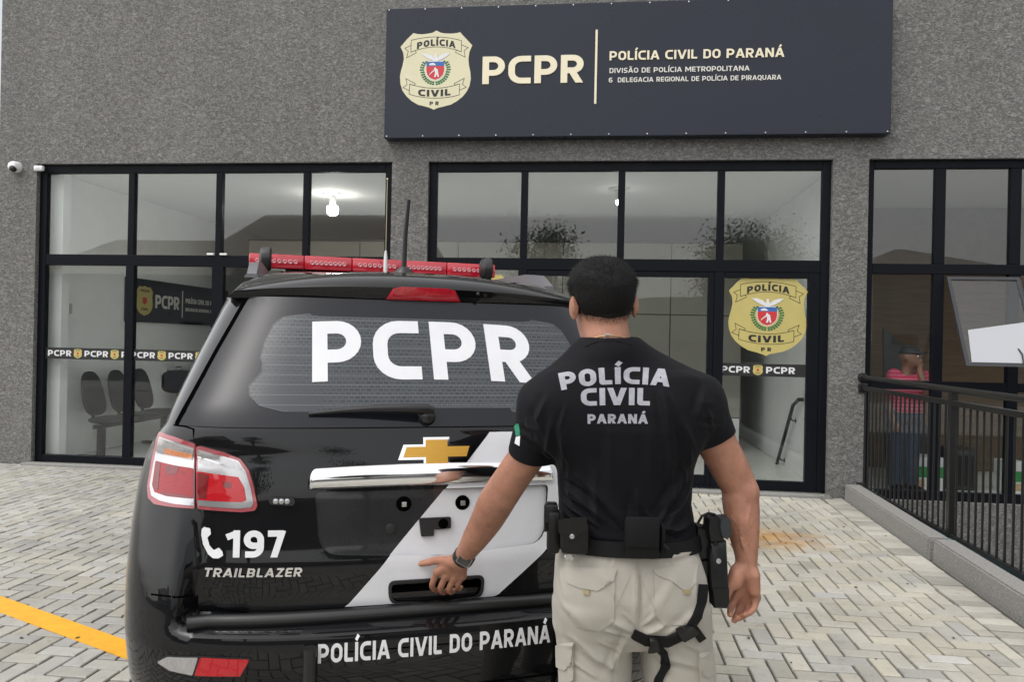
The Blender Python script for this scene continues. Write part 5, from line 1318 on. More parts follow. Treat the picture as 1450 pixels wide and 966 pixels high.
# eyes
for s in (-1, 1):
    c = hd(s * .031, .083, .0); m_ = MB(); bm = bmesh.new(); bmesh.ops.create_uvsphere(bm, u_segments=16, v_segments=10, radius=.0115)
    for v in bm.verts: v.co += Vector(c)
    m_.frombm(bm); m_.build('eye', M['white'], body, local=True, smooth=179)
    q = hd(s * .031, .0935, .0); MB().lathe(q, [(.005, 0), (.004, .0015)], 12, 'Y').build('iris', hairm, body, local=True)

# hair --------------------------------------------------------------
def build_hair():
    f = Field(HC - .16, HC + .16, .003); sl, X, Y, Z = f.grid()
    x, y, z = X - HC[0], Y - HC[1], Z - HC[2]
    q = [HR[0, i] * x + HR[1, i] * y + HR[2, i] * z for i in range(3)]
    sk = (np.sqrt((q[0] / .0755) ** 2 + (q[1] / .094) ** 2 + ((q[2] - .012) / .092) ** 2) - 1) * .0755
    nk = np.sqrt((q[0] / .060) ** 2 + ((q[1] + .012) / .066) ** 2) * .060 - .060
    h = np.minimum(sk, np.maximum(nk, np.abs(q[2] + .045) - .04))
    front = np.clip((q[1] - .030) / .03, 0, 1)
    line = -.052 + .070 * np.clip((q[1] + .035) / .05, 0, 1) + .06 * front     # hairline: low at the nape, higher over the ears and forehead
    line = line + .010 * (np.abs(q[0]) / .05) ** 2 * (q[1] < -.02)
    up = np.clip((q[2] - line) / .075, -1, 1)
    thick = np.where(up < 0, -.010, .0022 + .0145 * np.clip(up, 0, 1) ** .8)
    box = .007 * np.clip(np.abs(q[0]) / .07, 0, 1) * np.clip((q[2] - .02) / .04, 0, 1)
    f.D = (h - thick - box).astype(np.float32)
    V0, F0 = f.mesh()
    V0 = V0 + 0; rng = np.random.RandomState(3)
    # blades: short hairs standing slightly off the cap
    P = V0[F0]; N = np.cross(P[:, 2] - P[:, 0], P[:, 3] - P[:, 1]); A = np.linalg.norm(N, axis=1); N = N / (A[:, None] + 1e-12); Cn = P.mean(1)
    n = 34000; pick = rng.choice(len(F0), n, p=A / A.sum()); c = Cn[pick] + rng.normal(0, .0012, (n, 3)); nn = N[pick]
    ql = (c - HC) @ HR
    flow = np.stack([ql[:, 0] * 2.0 + .05 * np.sin(ql[:, 1] * 60), .55 * np.ones(n) * np.clip(ql[:, 2] * 14, -.4, 1), -np.clip(.04 - ql[:, 2], 0, .1) * 12 - .1], 1) @ HR.T
    flow -= nn * (flow * nn).sum(1)[:, None]; flow /= np.linalg.norm(flow, axis=1)[:, None] + 1e-9
    upn = np.clip((ql[:, 2] + .05) / .1, .12, 1); L = (.004 + .012 * upn) * rng.uniform(.6, 1.2, n)
    d = flow * .95 + nn * (.16 + .36 * rng.rand(n))[:, None] + rng.normal(0, .28, (n, 3)); d /= np.linalg.norm(d, axis=1)[:, None]
    sd_ = np.cross(d, nn); sd_ /= np.linalg.norm(sd_, axis=1)[:, None] + 1e-9; w = .0006
    b0 = c - nn * .003; V1 = np.stack([b0 - sd_ * w, b0 + sd_ * w, b0 + d * L[:, None]], 1).reshape(-1, 3); F1 = np.arange(3 * n).reshape(-1, 3) + len(V0)
    me = bpy.data.meshes.new('hair'); me.from_pydata(np.concatenate([V0, V1]).tolist(), [], F0.tolist() + F1.tolist()); me.materials.append(hairm)
    me.polygons.foreach_set('use_smooth', [True] * len(F0) + [False] * n); o = bpy.data.objects.new('hair', me); COL.objects.link(o); o.parent = body
build_hair()
def build_stubble():
    me = body.data; nf = len(me.polygons); C = np.zeros(nf * 3); N = np.zeros(nf * 3); A = np.zeros(nf)
    me.polygons.foreach_get('center', C); me.polygons.foreach_get('normal', N); me.polygons.foreach_get('area', A); C = C.reshape(-1, 3); N = N.reshape(-1, 3)
    q = (C - HC) @ HR
    line = -.052 + .070 * np.clip((q[:, 1] + .035) / .05, 0, 1) + .010 * (np.abs(q[:, 0]) / .05) ** 2 * (q[:, 1] < -.02)
    dep = (line + .006 - q[:, 2]) / .026; ok = (np.linalg.norm(C - HC, axis=1) < .15) & (dep > 0) & (dep < 1) & (q[:, 1] < .02) & (np.abs(q[:, 0]) < .078)
    w = A * ok * np.clip(1 - dep, 0, 1) ** 1.5; rng = np.random.RandomState(11); n = 3600; pick = rng.choice(nf, n, p=w / w.sum())
    c = C[pick] + rng.normal(0, .0012, (n, 3)); nn = N[pick]; d = -HR[:, 2][None, :] + nn * .35 + rng.normal(0, .3, (n, 3)); d /= np.linalg.norm(d, axis=1)[:, None]
    s = np.cross(d, nn); s /= np.linalg.norm(s, axis=1)[:, None] + 1e-9; L = rng.uniform(.0025, .0055, n)[:, None]; b = c + nn * .0004
    V = np.stack([b - s * .0003, b + s * .0003, b + d * L], 1).reshape(-1, 3); m = MB(); m.add(V.tolist(), np.arange(3 * n).reshape(-1, 3).tolist()); m.build('hairline_stubble', hairm, body, local=True, recalc=False)
build_stubble()
def build_arm_hair():
    me = body.data; nf = len(me.polygons); C = np.zeros(nf * 3); N = np.zeros(nf * 3); A = np.zeros(nf)
    me.polygons.foreach_get('center', C); me.polygons.foreach_get('normal', N); me.polygons.foreach_get('area', A); C = C.reshape(-1, 3); N = N.reshape(-1, 3)
    rng = np.random.RandomState(21); Vs = []
    for arm in (LARM, RARM):
        a = P3(arm[3][0]); b = P3(arm[-1][0]); ab = b - a; t = ((C - a) @ ab) / (ab @ ab); d = np.linalg.norm(C - a - np.clip(t, 0, 1)[:, None] * ab, axis=1)
        w = A * (d < .075) * (t > -.15) * (t < .98); n = 1500; pk = rng.choice(nf, n, p=w / w.sum()); c = C[pk] + rng.normal(0, .001, (n, 3)); nn = N[pk]
        dr = ab / np.linalg.norm(ab) + nn * .35 + rng.normal(0, .35, (n, 3)); dr /= np.linalg.norm(dr, axis=1)[:, None]; s = np.cross(dr, nn); s /= np.linalg.norm(s, axis=1)[:, None] + 1e-9
        L = rng.uniform(.004, .010, n)[:, None]; Vs.append(np.stack([c - s * .00012, c + s * .00012, c + dr * L], 1).reshape(-1, 3))
    V = np.concatenate(Vs); m = MB(); m.add(V.tolist(), np.arange(len(V)).reshape(-1, 3).tolist()); m.build('arm_hair', hairm, body, local=True, recalc=False)
build_arm_hair()

# T-shirt -------------------------------------------------------------
CREASE = [((780, 590), (774, 648), .0035, .008), ((793, 600), (800, 672), .005, .010), ((806, 640), (812, 735), .004, .012), ((936, 550), (945, 625), .0045, .010), ((945, 625), (952, 720), .0040, .012),
          ((800, 690), (862, 742), .005, .012), ((812, 668), (880, 735), .004, .012), ((842, 660), (846, 742), .004, .012), ((900, 690), (905, 738), .0035, .012), ((975, 660), (930, 742), .005, .012), ((983, 690), (940, 752), .005, .010), ((968, 600), (978, 665), .005, .010),
          ((955, 585), (985, 640), .003, .010), ((880, 745), (985, 752), .005, .008), ((940, 757), (988, 742), .005, .008), ((796, 712), (832, 736), .006, .008), ((794, 728), (828, 745), .006, .007),
          ((985, 588), (1022, 594), .0018, .007), ((986, 604), (1029, 606), .0018, .007), ((984, 570), (1016, 572), .001, .008), ((736, 615), (770, 632), .004, .008), ((735, 600), (765, 612), .003, .008), ((775, 560), (760, 600), .004, .010), ((1000, 545), (985, 590), .004, .010),
          ((796, 655), (806, 700), .003, .005), ((801, 700), (842, 728), .0035, .005), ((812, 724), (850, 748), .003, .005), ((858, 718), (884, 748), .003, .006), ((890, 712), (896, 750), .0025, .006), ((912, 720), (930, 756), .003, .006), ((950, 715), (925, 750), .0035, .006), ((972, 712), (944, 735), .0035, .005), ((980, 735), (948, 757), .003, .005), ((800, 672), (838, 700), .003, .006),
          ((788, 610), (808, 660), .003, .006), ((960, 640), (975, 690), .003, .006), ((950, 560), (966, 610), .003, .006), ((800, 575), (788, 618), .003, .006), ((845, 690), (870, 735), .0025, .007), ((932, 640), (938, 700), .0025, .006), ((745, 590), (760, 635), .002, .006), ((755, 575), (772, 625), .002, .006), ((1000, 575), (1012, 615), .002, .006),
          ((860, 600), (866, 700), .0025, .014), ((915, 610), (920, 690), .0025, .014), ((770, 640), (785, 655), .004, .008)]
def crease_disp(cr, d, ysign=-1):
    seg = []
    for a, b, amp, w in cr:
        A, B = mp(a[0], a[1], d), mp(b[0], b[1], d); seg.append((A.x, A.z, B.x, B.z, amp, w))
    def fn(V, N):
        o = np.zeros(len(V)); back = np.clip(-N[:, 1] * 1.5 + .35, 0, 1)
        for ax, az, bx, bz, amp, w in seg:
            dx, dz = bx - ax, bz - az; L = dx * dx + dz * dz; t = ((V[:, 0] - ax) * dx + (V[:, 2] - az) * dz) / L; tc = np.clip(t, 0, 1)
            ex = V[:, 0] - ax - dx * tc; ez = V[:, 2] - az - dz * tc; r = np.sqrt(ex ** 2 + ez ** 2); sd = (ex * dz - ez * dx) / math.sqrt(L)
            fade = np.sin(np.clip(t, 0.02, .98) * math.pi) ** .7
            o += amp * fade * (np.exp(-1.25 * r / w) - .55 * np.exp(-((sd - 1.6 * w) ** 2 + np.maximum(0, r - np.abs(sd)) ** 2) / w ** 2))
        return o * back
    return fn
def build_shirt():
    f = Field((-.40, -.24, .93), (.34, .26, 1.56), .0034)
    rows = [(545, 790, 985, -.085, .10), (575, 782, 992, -.118, .115), (605, 781, 990, -.130, .130), (640, 786, 984, -.128, .132), (680, 789, 979, -.118, .122), (710, 790, 977, -.112, .118), (740, 790, 982, -.116, .12), (762, 789, 988, -.124, .125), (786, 788, 990, -.126, .125)]
    f.stack([mz(r[0]) for r in rows], [mx(r[1], r[0]) for r in rows], [mx(r[2], r[0]) for r in rows], [r[3] for r in rows], [r[4] for r in rows], .03, 2.25)
    for nk, sh, r0, r1 in (((842, 514, 2.035), (774, 572, 2.03), .070, .073), ((880, 511, 2.035), (984, 568, 2.03), .068, .073)): f.cone(P3(nk), P3(sh), r0, r1, .045)
    f.cone(P3((862, 512, 2.03)), P3((862, 560, 2.03)), .085, .11, .05)
    for sx in (800, 955): f.ell(P3((sx, 588, 1.955)), (.085, .05, .10), .05)          # shoulder blades
    f.cone(P3((774, 575, 2.03)), P3((746, 655, 2.065)), .071, .0575, .03); f.cone(P3((986, 572, 2.03)), P3((1019, 640, 2.04)), .072, .0600, .03)
    sl, X, Y, Z = f.grid()
    # cuffs, collar and hem are cut flat
    def cut(p, n, lo, hi):
        n = np.array(n, float); n /= np.linalg.norm(n); s2, X2, Y2, Z2 = f.grid(lo, hi)
        d = (X2 - p[0]) * n[0] + (Y2 - p[1]) * n[1] + (Z2 - p[2]) * n[2]; f.D[s2] = np.maximum(f.D[s2], d)
    pc = P3((752, 647, 2.06)); ax = P3((731, 668, 2.09)) - P3((772, 580, 2.03)); ax[0] += .03; cut(pc, ax, (-.40, -.24, pc[2] - .2), (mx(780, 650), .26, pc[2] + .1))
    pc = P3((1009, 623, 2.04)); ax = P3((1046, 690, 2.05)) - P3((990, 578, 2.03)); cut(pc, ax + np.array((-.01, 0, -.02)), (mx(986, 640), -.24, pc[2] - .2), (.34, .26, pc[2] + .12))
    nb = P3((861, 478, 2.045)); f.D = np.maximum(f.D, (.076 - np.sqrt((X - nb[0]) ** 2 + (Y - nb[1]) ** 2) ) * (Z > nb[2] - .01) - 1 * (Z <= nb[2] - .01))
    f.D = np.maximum(f.D, Z - (nb[2] + .012) - .10 * np.clip(Y * -1, -.1, .1))
    hem = np.interp(X.ravel(), [mx(790, 740), mx(840, 750), mx(900, 753), mx(945, 763), mx(988, 766)], [mz(744), mz(752), mz(754), mz(763), mz(767)])[:, None, None]
    f.D = np.maximum(f.D, hem - Z)
    f.smooth(1)
    cd = crease_disp(CREASE, 1.93)
    def disp(V, N):
        low = np.clip((mz(640) - V[:, 2]) / .25, 0, 1)
        return cd(V, N) * 2.3 + .0026 * vnoise(V * np.array([1, 1, .45]), 38, 2) * (.4 + low) + .0010 * vnoise(V, 90, 5)
    return f.build('t_shirt', shirtm, body, relax=1, disp=disp)
shirt = build_shirt()
sc_ = caster(shirt)
def shirt_text(txt, x0, x1, yb, H, s, k, xc, sp=.12, skew=0):
    tt, w = text2d(txt, H, s, sp, width=x1 - x0)
    o = []
    for q in tt: o.append([(x0 + a + (2 * k * (x0 + a - xc)) * b, -(yb + k * (x0 + a - xc) ** 2) + b + skew * (x0 + a - xc)) for a, b in q])
    return o
greyp = mat('grey_print', (.30, .30, .335), .6, var=.18, vscale=60)
decal('lettering', shirt_text('POLÍCIA', 795, 947, 544, 24, .25, .0011, 886), sc_, greyp, shirt, grid=4, t=.0006, base=.0004, local=True, walls=False)
decal('lettering', shirt_text('CIVIL', 823, 920, 574, 24.5, .25, .0004, 880), sc_, greyp, shirt, grid=4, t=.0006, base=.0004, local=True, walls=False)
decal('lettering', shirt_text('PARANÁ', 832, 917, 600, 13.5, .25, .0002, 870), sc_, greyp, shirt, grid=4, t=.0006, base=.0004, local=True, walls=False)
for L, m_, nm in (([(728, 601), (735, 600), (737, 616), (731, 618)], mat('flag_green', (.02, .22, .12), .6), 'sleeve_patch'), ([(731, 619), (737, 617), (736, 632), (729, 628)], M['white'], 'sleeve_patch')):
    decal(nm, [pxp(L)], sc_, m_, shirt, grid=4, t=.0008, base=.0004, local=True, walls=False)
collar = [(829, 489), (843, 483), (860, 481), (878, 482), (894, 487)]
MB().tube([Vector(sc_(x, -y - 2, .0005)) for x, y in collar], .0016, 8).build('collar_seam', shirtm, shirt, local=True, smooth=60)

# trousers ------------------------------------------------------------
TCR = [((808, 900), (846, 930), .003, .006), ((800, 935), (850, 965), .003, .006), ((846, 905), (880, 925), .003, .006), ((925, 925), (960, 945), .003, .006), ((960, 905), (1000, 930), .003, .006), ((880, 900), (875, 950), .003, .006), ((878, 860), (897, 880), .003, .005), ((925, 862), (908, 882), .003, .005), ((790, 800), (800, 850), .002, .006), ((990, 800), (975, 850), .002, .006), ((815, 780), (822, 798), .002, .005), ((870, 778), (866, 800), .002, .005), ((955, 775), (950, 800), .002, .005), ((905, 800), (903, 885), -.006, .006), ((800, 900), (886, 962), .004, .010), ((890, 895), (860, 960), .004, .010), ((915, 905), (955, 960), .004, .010), ((862, 872), (895, 892), .006, .009), ((940, 880), (908, 893), .006, .009), ((850, 885), (893, 900), .005, .008),
       ((790, 850), (840, 890), .003, .010), ((985, 860), (935, 898), .004, .009), ((820, 920), (870, 950), .003, .010), ((930, 930), (1000, 950), .003, .010), ((800, 775), (860, 782), .003, .007), ((930, 790), (985, 785), .003, .007), ((845, 800), (895, 870), .003, .010), ((960, 800), (915, 870), .003, .010)]
def build_trousers():
    f = Field((-.32, -.25, .03), (.36, .24, 1.02), .0042)
    rows = [(752, 791, 984, -.118, .118), (775, 789, 986, -.122, .118), (800, 786, 991, -.134, .115), (830, 784, 996, -.142, .112), (860, 784, 1000, -.138, .108), (885, 785, 1001, -.120, .10), (905, 800, 990, -.09, .09)]
    f.stack([mz(r[0]) for r in rows], [mx(r[1], r[0]) for r in rows], [mx(r[2], r[0]) for r in rows], [r[3] for r in rows], [r[4] for r in rows], .02, 2.2)
    L = [(850, 786, 890, -.128, .10), (890, 787, 893, -.112, .098), (930, 789, 894, -.100, .095), (970, 792, 893, -.095, .090), (1060, 800, 888, -.085, .085), (1180, 806, 884, -.085, .06), (1275, 808, 884, -.07, .065)]
    Rl = [(850, 900, 1000, -.128, .10), (890, 903, 1004, -.112, .098), (930, 907, 1010, -.100, .095), (970, 912, 1014, -.095, .090), (1060, 922, 1014, -.085, .085), (1180, 930, 1012, -.085, .06), (1275, 932, 1012, -.07, .065)]
    for T in (L, Rl): f.stack([mz(r[0], (r[1] + r[2]) / 2) for r in T], [mx(r[1], r[0]) for r in T], [mx(r[2], r[0]) for r in T], [r[3] for r in T], [r[4] for r in T], .022, 2.15)
    for sx in (845, 945): f.ell(P3((sx, 838, 1.945)), (.08, .05, .085), .05)
    f.smooth(1)
    cd = crease_disp(TCR, 1.92)
    def disp(V, N): return cd(V, N) * 1.9 + .0030 * vnoise(V * np.array([1, 1, .6]), 34, 9) + .0011 * vnoise(V, 85, 4)
    return f.build('trousers', trm, body, relax=1, disp=disp)
trou = build_trousers(); tc_ = caster(trou)
stitch = mat('stitching', (.34, .30, .24), .8)
def tpatch(name, L, t, m=trm, rad=3, base=0.0): return decal(name, [rounded(pxp(L), rad)], tc_, m, trou, grid=5, t=t, base=base, local=True, smooth=60)
def tline(L, w=1.0, m=stitch, name='seam', t=.0012): return decal(name, ribbon([Vector(p) for p in pxp(L)], w), tc_, m, trou, grid=5, t=t, local=True, walls=False)
tpatch('back_pocket', [(803, 806), (871, 808), (869, 880), (850, 894), (815, 888), (806, 870)], .0028)
tpatch('back_pocket', [(925, 808), (984, 800), (986, 866), (972, 886), (940, 886), (929, 872)], .0028)
tpatch('pocket_flap', [(801, 804), (873, 806), (868, 823), (846, 837), (822, 833), (805, 826)], .006)
tpatch('pocket_flap', [(923, 807), (986, 799), (985, 826), (970, 838), (948, 822), (930, 815)], .006)
for x, y in ((831, 839), (971, 838)): tpatch('flap_tab', [(x - 4, y - 3), (x + 4, y - 3), (x + 4, y + 3), (x - 4, y + 3)], .008, mat('tab_khaki', (.30, .24, .13), .8), 0)
tpatch('cargo_pocket', [(794, 918), (813, 916), (814, 962), (796, 972)], .010); tpatch('cargo_flap', [(793, 912), (814, 910), (812, 938), (804, 948), (794, 944)], .014)
tpatch('cargo_pocket', [(988, 930), (1004, 926), (1007, 975), (992, 980)], .010); tpatch('cargo_flap', [(988, 926), (1004, 922), (1005, 952), (998, 958), (989, 950)], .014)
tline([(903, 772), (902, 800), (899, 830), (900, 860), (897, 884)], 1.6)
for L in ([(807, 812), (869, 813)], [(808, 830), (809, 868), (817, 886), (848, 891), (867, 878), (869, 826)], [(927, 814), (950, 826), (970, 836)], [(930, 820), (933, 870), (942, 883), (970, 883), (983, 866)], [(864, 880), (893, 815)], [(905, 815), (934, 878)], [(790, 783), (900, 790), (986, 782)], [(880, 893), (868, 930), (866, 975)]): tline(L, .9)

# belt, pouches, holster
def ring(name, rows, grow, m, parent, n=64):
    vs = []; fs = []
    for (py, xl, xr, yb, yf) in rows:
        for g in (grow, 0):
            cx = (mx(xl, py) + mx(xr, py)) / 2; a = (mx(xr, py) - mx(xl, py)) / 2 + g; cy = (yb + yf) / 2; b = (yf - yb) / 2 + g; z = mz(py)
            for k in range(n):
                t = 2 * math.pi * k / n; c, s = math.cos(t), math.sin(t); e = 2 / 2.2
                vs.append((cx + a * math.copysign(abs(c) ** e, c), cy + b * math.copysign(abs(s) ** e, s), z))
    for k in range(n):
        k2 = (k + 1) % n; o = [0, n, 2 * n, 3 * n]      # outer top, inner top, outer bottom, inner bottom
        fs += [(k, k2, 2 * n + k2, 2 * n + k), (n + k, k, 2 * n + k, 3 * n + k)[::1] if False else (n + k, n + k2, k2, k), (2 * n + k, 2 * n + k2, 3 * n + k2, 3 * n + k), (3 * n + k, 3 * n + k2, n + k2, n + k)]
    b_ = MB(); b_.add(vs, fs); return b_.build(name, m, parent, local=True, smooth=40)
belt = ring('duty_belt', [(751, 791, 984, -.120, .120), (771, 790, 986, -.124, .120)], .012, web, body)
def gbox(name, x0, y0, x1, y1, d0, d1, m, parent, bev=.006):
    a = mp(x0, y1, (d0 + d1) / 2); b = mp(x1, y0, (d0 + d1) / 2); ya = d0 - MD; yb = d1 - MD
    return MB().box((a.x, ya, a.z), (b.x, yb, b.z), bev).build(name, m, parent, local=True, smooth=40)
o = gbox('pouch', 884, 734, 933, 789, 1.858, 1.912, web, belt, .012); gbox('pouch_flap', 885, 733, 934, 775, 1.850, 1.858, web, o, .003); gbox('pouch_side', 933.5, 742, 941, 782, 1.87, 1.91, web, o, .006)
MB().tube([mp(939, 772, 1.868), mp(946, 778, 1.862), mp(948, 786, 1.865)], .005, 8).build('pull_cord', web, o, local=True, smooth=40)
a = mp(790, 783, 1.90); b = mp(834, 736, 1.90)
o = gbox('cuff_pouch', 793, 737, 834, 783, 1.872, 1.93, leather, belt, .014)
fl_ = [(788, 736), (829, 732), (829, 752), (817, 758), (812, 767), (803, 767), (798, 758), (789, 756)]
decal('pouch_flap', [rounded(pxp([(x + 2, y) for x, y in fl_]), 3)], lambda u, v, h: tuple(np.array(mp(u, -v, 1.872 - h))), leather, o, t=.006, base=-.002, local=True, smooth=40)
q = mp(810, 760, 1.866); MB().lathe(q, [(.006, 0), (.006, -.002), (.003, -.003)], 12, 'Y').build('snap', M['steel'], o, local=True, smooth=40)
o = gbox('magazine_pouch', 774, 722, 793, 782, 1.93, 1.985, leather, belt, .01); gbox('magazine', 771, 712, 790, 740, 1.935, 1.975, kydex, o, .008); gbox('flap_strap', 770, 716, 775, 752, 1.94, 1.97, leather, o, .003)
kk = MB(); 
for (x, y) in ((806, 786), (809, 791), (803, 790)): kk.lathe(mp(x, y, 1.90), [(.006, .002), (.0075, .0), (.006, -.002)], 10, 'Y')
kk.build('keys', M['steel'], belt, local=True, smooth=40)
# holster
hol = MB()
def slab(L, d0, d1): 
    pl = [mp(x, y, (d0 + d1) / 2) for x, y in L]; n = len(pl); ya, yb = d0 - MD, d1 - MD; cx = sum(p.x for p in pl) / n; cz = sum(p.z for p in pl) / n; e = .88
    vs = [(cx + (p.x - cx) * e, ya, cz + (p.z - cz) * e) for p in pl] + [(p.x, ya + .007, p.z) for p in pl] + [(p.x, yb, p.z) for p in pl]
    fs = [tuple(range(n)), tuple(reversed(range(2 * n, 3 * n)))] + [(L_ * n + i, L_ * n + (i + 1) % n, (L_ + 1) * n + (i + 1) % n, (L_ + 1) * n + i) for L_ in (0, 1) for i in range(n)]
    return MB().add(vs, fs)
hol = slab(rounded([(1003, 764), (1025, 762), (1027, 800), (1029, 848), (1026, 857), (1007, 856), (1003, 830), (1000, 780)], 3), 1.965, 2.02).build('holster', kydex, body, local=True, smooth=45)
slab(rounded([(1004, 828), (1029, 828), (1029.5, 850), (1026, 858), (1007, 857)], 2), 1.960, 2.018).build('holster_muzzle', kydex, hol, local=True, smooth=45)
slab(rounded([(1000, 732), (1012, 730), (1020, 735), (1022, 764), (1002, 766), (999, 748)], 3), 1.955, 2.01).build('pistol_grip', kydex, hol, local=True, smooth=45)
slab(rounded([(1017, 732), (1030, 731), (1033, 735), (1033, 756), (1028, 762), (1019, 759), (1016, 745)], 4), 1.945, 1.99).build('grip_base', mat('grey_polymer', (.022, .024, .027), .35), hol, local=True, smooth=45)
slab(rounded([(984, 742), (1000, 746), (1003, 768), (1001, 790), (988, 792), (985, 770)], 3), 1.985, 2.03).build('belt_mount', kydex, hol, local=True, smooth=45)
slab(rounded([(987, 791), (1001, 790), (1000, 834), (989, 834)], 2), 1.985, 2.02).build('drop_plate', kydex, hol, local=True, smooth=45)
MB().tube([mp(988, 742, 1.98), mp(994, 731, 1.98), mp(1003, 727, 1.98), mp(1012, 729, 1.98), mp(1018, 736, 1.98)], .0035, 8).build('retention_loop', kydex, hol, local=True, smooth=40)
for x, y in ((1017.5, 795), (1014, 770)): MB().lathe(mp(x, y, 1.964), [(.0065, .002), (.0065, -.002), (.003, -.003)], 12, 'Y').build('screw', M['steel'] if y > 780 else kydex, hol, local=True, smooth=40)
# leg strap on the trousers
strap = decal('leg_strap', ribbon([Vector(p) for p in pxp([(994, 828), (992, 850), (986, 872), (974, 890)])], 11), tc_, web, body, grid=5, t=.006, base=.002, local=True, smooth=40)
for L, w in (([(896, 897), (915, 906), (945, 908), (968, 898), (984, 886)], 13), ([(982, 890), (987, 897), (993, 906)], 11), ([(926, 912), (940, 926), (944, 942), (934, 962), (930, 985)], 11)):
    decal('leg_strap_web', ribbon([Vector(p) for p in pxp(L)], w), tc_, web, strap, grid=5, t=.006, base=.001, local=True, smooth=40)
for L in ([(956, 890), (976, 882), (986, 893), (966, 905)], [(918, 900), (930, 900), (932, 917), (920, 918)]):
    decal('buckle', [rounded(pxp(L), 3)], tc_, kydex, strap, grid=5, t=.013, base=.003, local=True, smooth=40)
# boots
for px_b, dx in ((845, 0), (972, 0)):
    f = Field((-.34, -.22, -.01), (.36, .30, .30), .006); x = mx(px_b, 1270)
    f.cone((x, -.02, .24), (x, -.01, .09), .062, .058, .02); f.cone((x, -.03, .05), (x, .17, .045), .048, .045, .03); f.cone((x, .1, .05), (x + .0, .19, .04), .05, .04, .02)
    sl, X, Y, Z = f.grid(); f.D = np.maximum(f.D, .002 - Z); f.build('boot', leather, body, relax=1)
# watch and necklace
bc = caster(body)
wr_c = P3((657, 789, 2.337)); axw = P3((673, 763, 2.28)) - P3((655, 790, 2.342)); axw /= np.linalg.norm(axw)
u_ = np.cross(axw, (0, 1, 0)); u_ /= np.linalg.norm(u_); v_ = np.cross(axw, u_)
wm_ = MB(); vs = []; n = 36
for o_ in (-.010, .010):
    for rr in (.0335, .0300):
        for k in range(n): t = 2 * math.pi * k / n; vs.append(wr_c + axw * o_ + u_ * math.cos(t) * rr + v_ * math.sin(t) * rr)
fs = []
for k in range(n):
    k2 = (k + 1) % n; fs += [(k, k2, n + k2, n + k), (2 * n + k, 2 * n + k2, 3 * n + k2, 3 * n + k), (k, k2, 2 * n + k2, 2 * n + k), (n + k, n + k2, 3 * n + k2, 3 * n + k)]
wm_.add(vs, fs); watch = wm_.build('watch', mat('watch_strap', (.012, .012, .013), .55), body, local=True, smooth=40)
fc = [(652, 785), (670, 794.5), (662, 806.5), (644.5, 796)]
fpt = [np.array(mp(x, y, 2.292)) for x, y in fc]
def wmap(u, v, h):
    p_ = fpt[0] * (1 - u) * (1 - v) + fpt[1] * u * (1 - v) + fpt[2] * u * v + fpt[3] * (1 - u) * v; nrm = np.array((.10, -.98, .12)); return p_ + nrm * h
sq = rounded([(0, 0), (1, 0), (1, 1), (0, 1)], .18)
o = decal('watch_case', [sq], wmap, mat('watch_metal', (.30, .27, .26), .25, .9), watch, t=.006, base=-.012, local=True, smooth=40)
decal('watch_screen', [rounded([(.07, .07), (.93, .07), (.93, .93), (.07, .93)], .15)], wmap, mat('watch_glass', (.004, .004, .005), .08, coat=1.0), o, t=.0015, base=-.0062, local=True, smooth=40)
MB().tube([Vector(bc(x, -y, .0012)) for x, y in ((830, 484), (838, 480), (848, 477), (858, 475.5), (868, 475.5), (878, 477), (889, 480))], .0017, 8).build('necklace', mat('gold_chain', (.6, .42, .2), .3, .8, bump=.4, bscale=900), body, local=True, smooth=40)
q = Vector(bc(860, -475, .002)); MB().box(q - Vector((.006, .002, .003)), q + Vector((.006, .001, .0035)), .001).build('clasp', M['steel'], body, local=True)
# ------------------------------------------------------------------ the shop behind the railing
def pq(px, py, Y): return ony(px, py, Y)
wd = mat('brown_boards', (.13, .085, .048), .6, var=.25, vscale=3, stretch=(1, 1, 12))
MB().box((3.35, 10.2, .0), (8.5, 10.25, 2.45), .004).build('board_wall', wd, bld)
MB().box((2.6, 8.40, -.003), (6.5, 8.46, .03), .004).build('floor_edge', mat('yellow_edging', (.62, .50, .05), .6, var=.15), bld)
gl_ = mat('green_label', (.03, .26, .06), .5); wl_ = mat('white_carton', (.62, .64, .66), .6); dk_ = mat('dark_grey_case', (.03, .032, .034), .5)
def carton(x, y, z, w, h, label, band=True, m=wl_):
    t = thing('product_carton', label, 'carton', (x, y, z), group='product cartons inside the shop')
    MB().box((x - w / 2, y, z), (x + w / 2, y + .28, z + h), .006).build('box', m, t)
    MB().box((x - w / 2 + .003, y - .003, z + h * .40), (x + w / 2 - .003, y - .0005, z + h * .72), .0005).build('label', gl_, t)
    MB().box((x - w * .18, y - .004, z + h * .12), (x + w * .30, y - .0005, z + h * .34), .0005).build('picture', mat('carton_picture', (.5, .35, .2), .5, var=.5, vscale=30) if 'carton_picture' not in bpy.data.materials else bpy.data.materials['carton_picture'], t)
b1 = pq(1302, 688, 8.62); b2 = pq(1322, 688, 8.62); b3 = pq(1440, 690, 8.62)
carton(b1.x, 8.62, 0, .17, .36, 'white and green carton left of the pair nearest the shop post')
carton(b2.x + .02, 8.62, 0, .15, .36, 'white and green carton right of the pair beside the dark case')
carton(b3.x, 8.62, 0, .20, .34, 'white and green carton at the far right behind the railing')
b4 = pq(1362, 688, 8.75)
t = thing('speaker_case', 'dark grey case standing between the shop cartons', 'case', (b4.x, 8.75, 0))
MB().box((b4.x - .14, 8.75, 0), (b4.x + .14, 9.05, .44), .015).build('cabinet', dk_, t, smooth=40); MB().box((b4.x - .11, 8.745, .05), (b4.x + .11, 8.7495, .38), .002).build('front', M['plastic_black'], t)
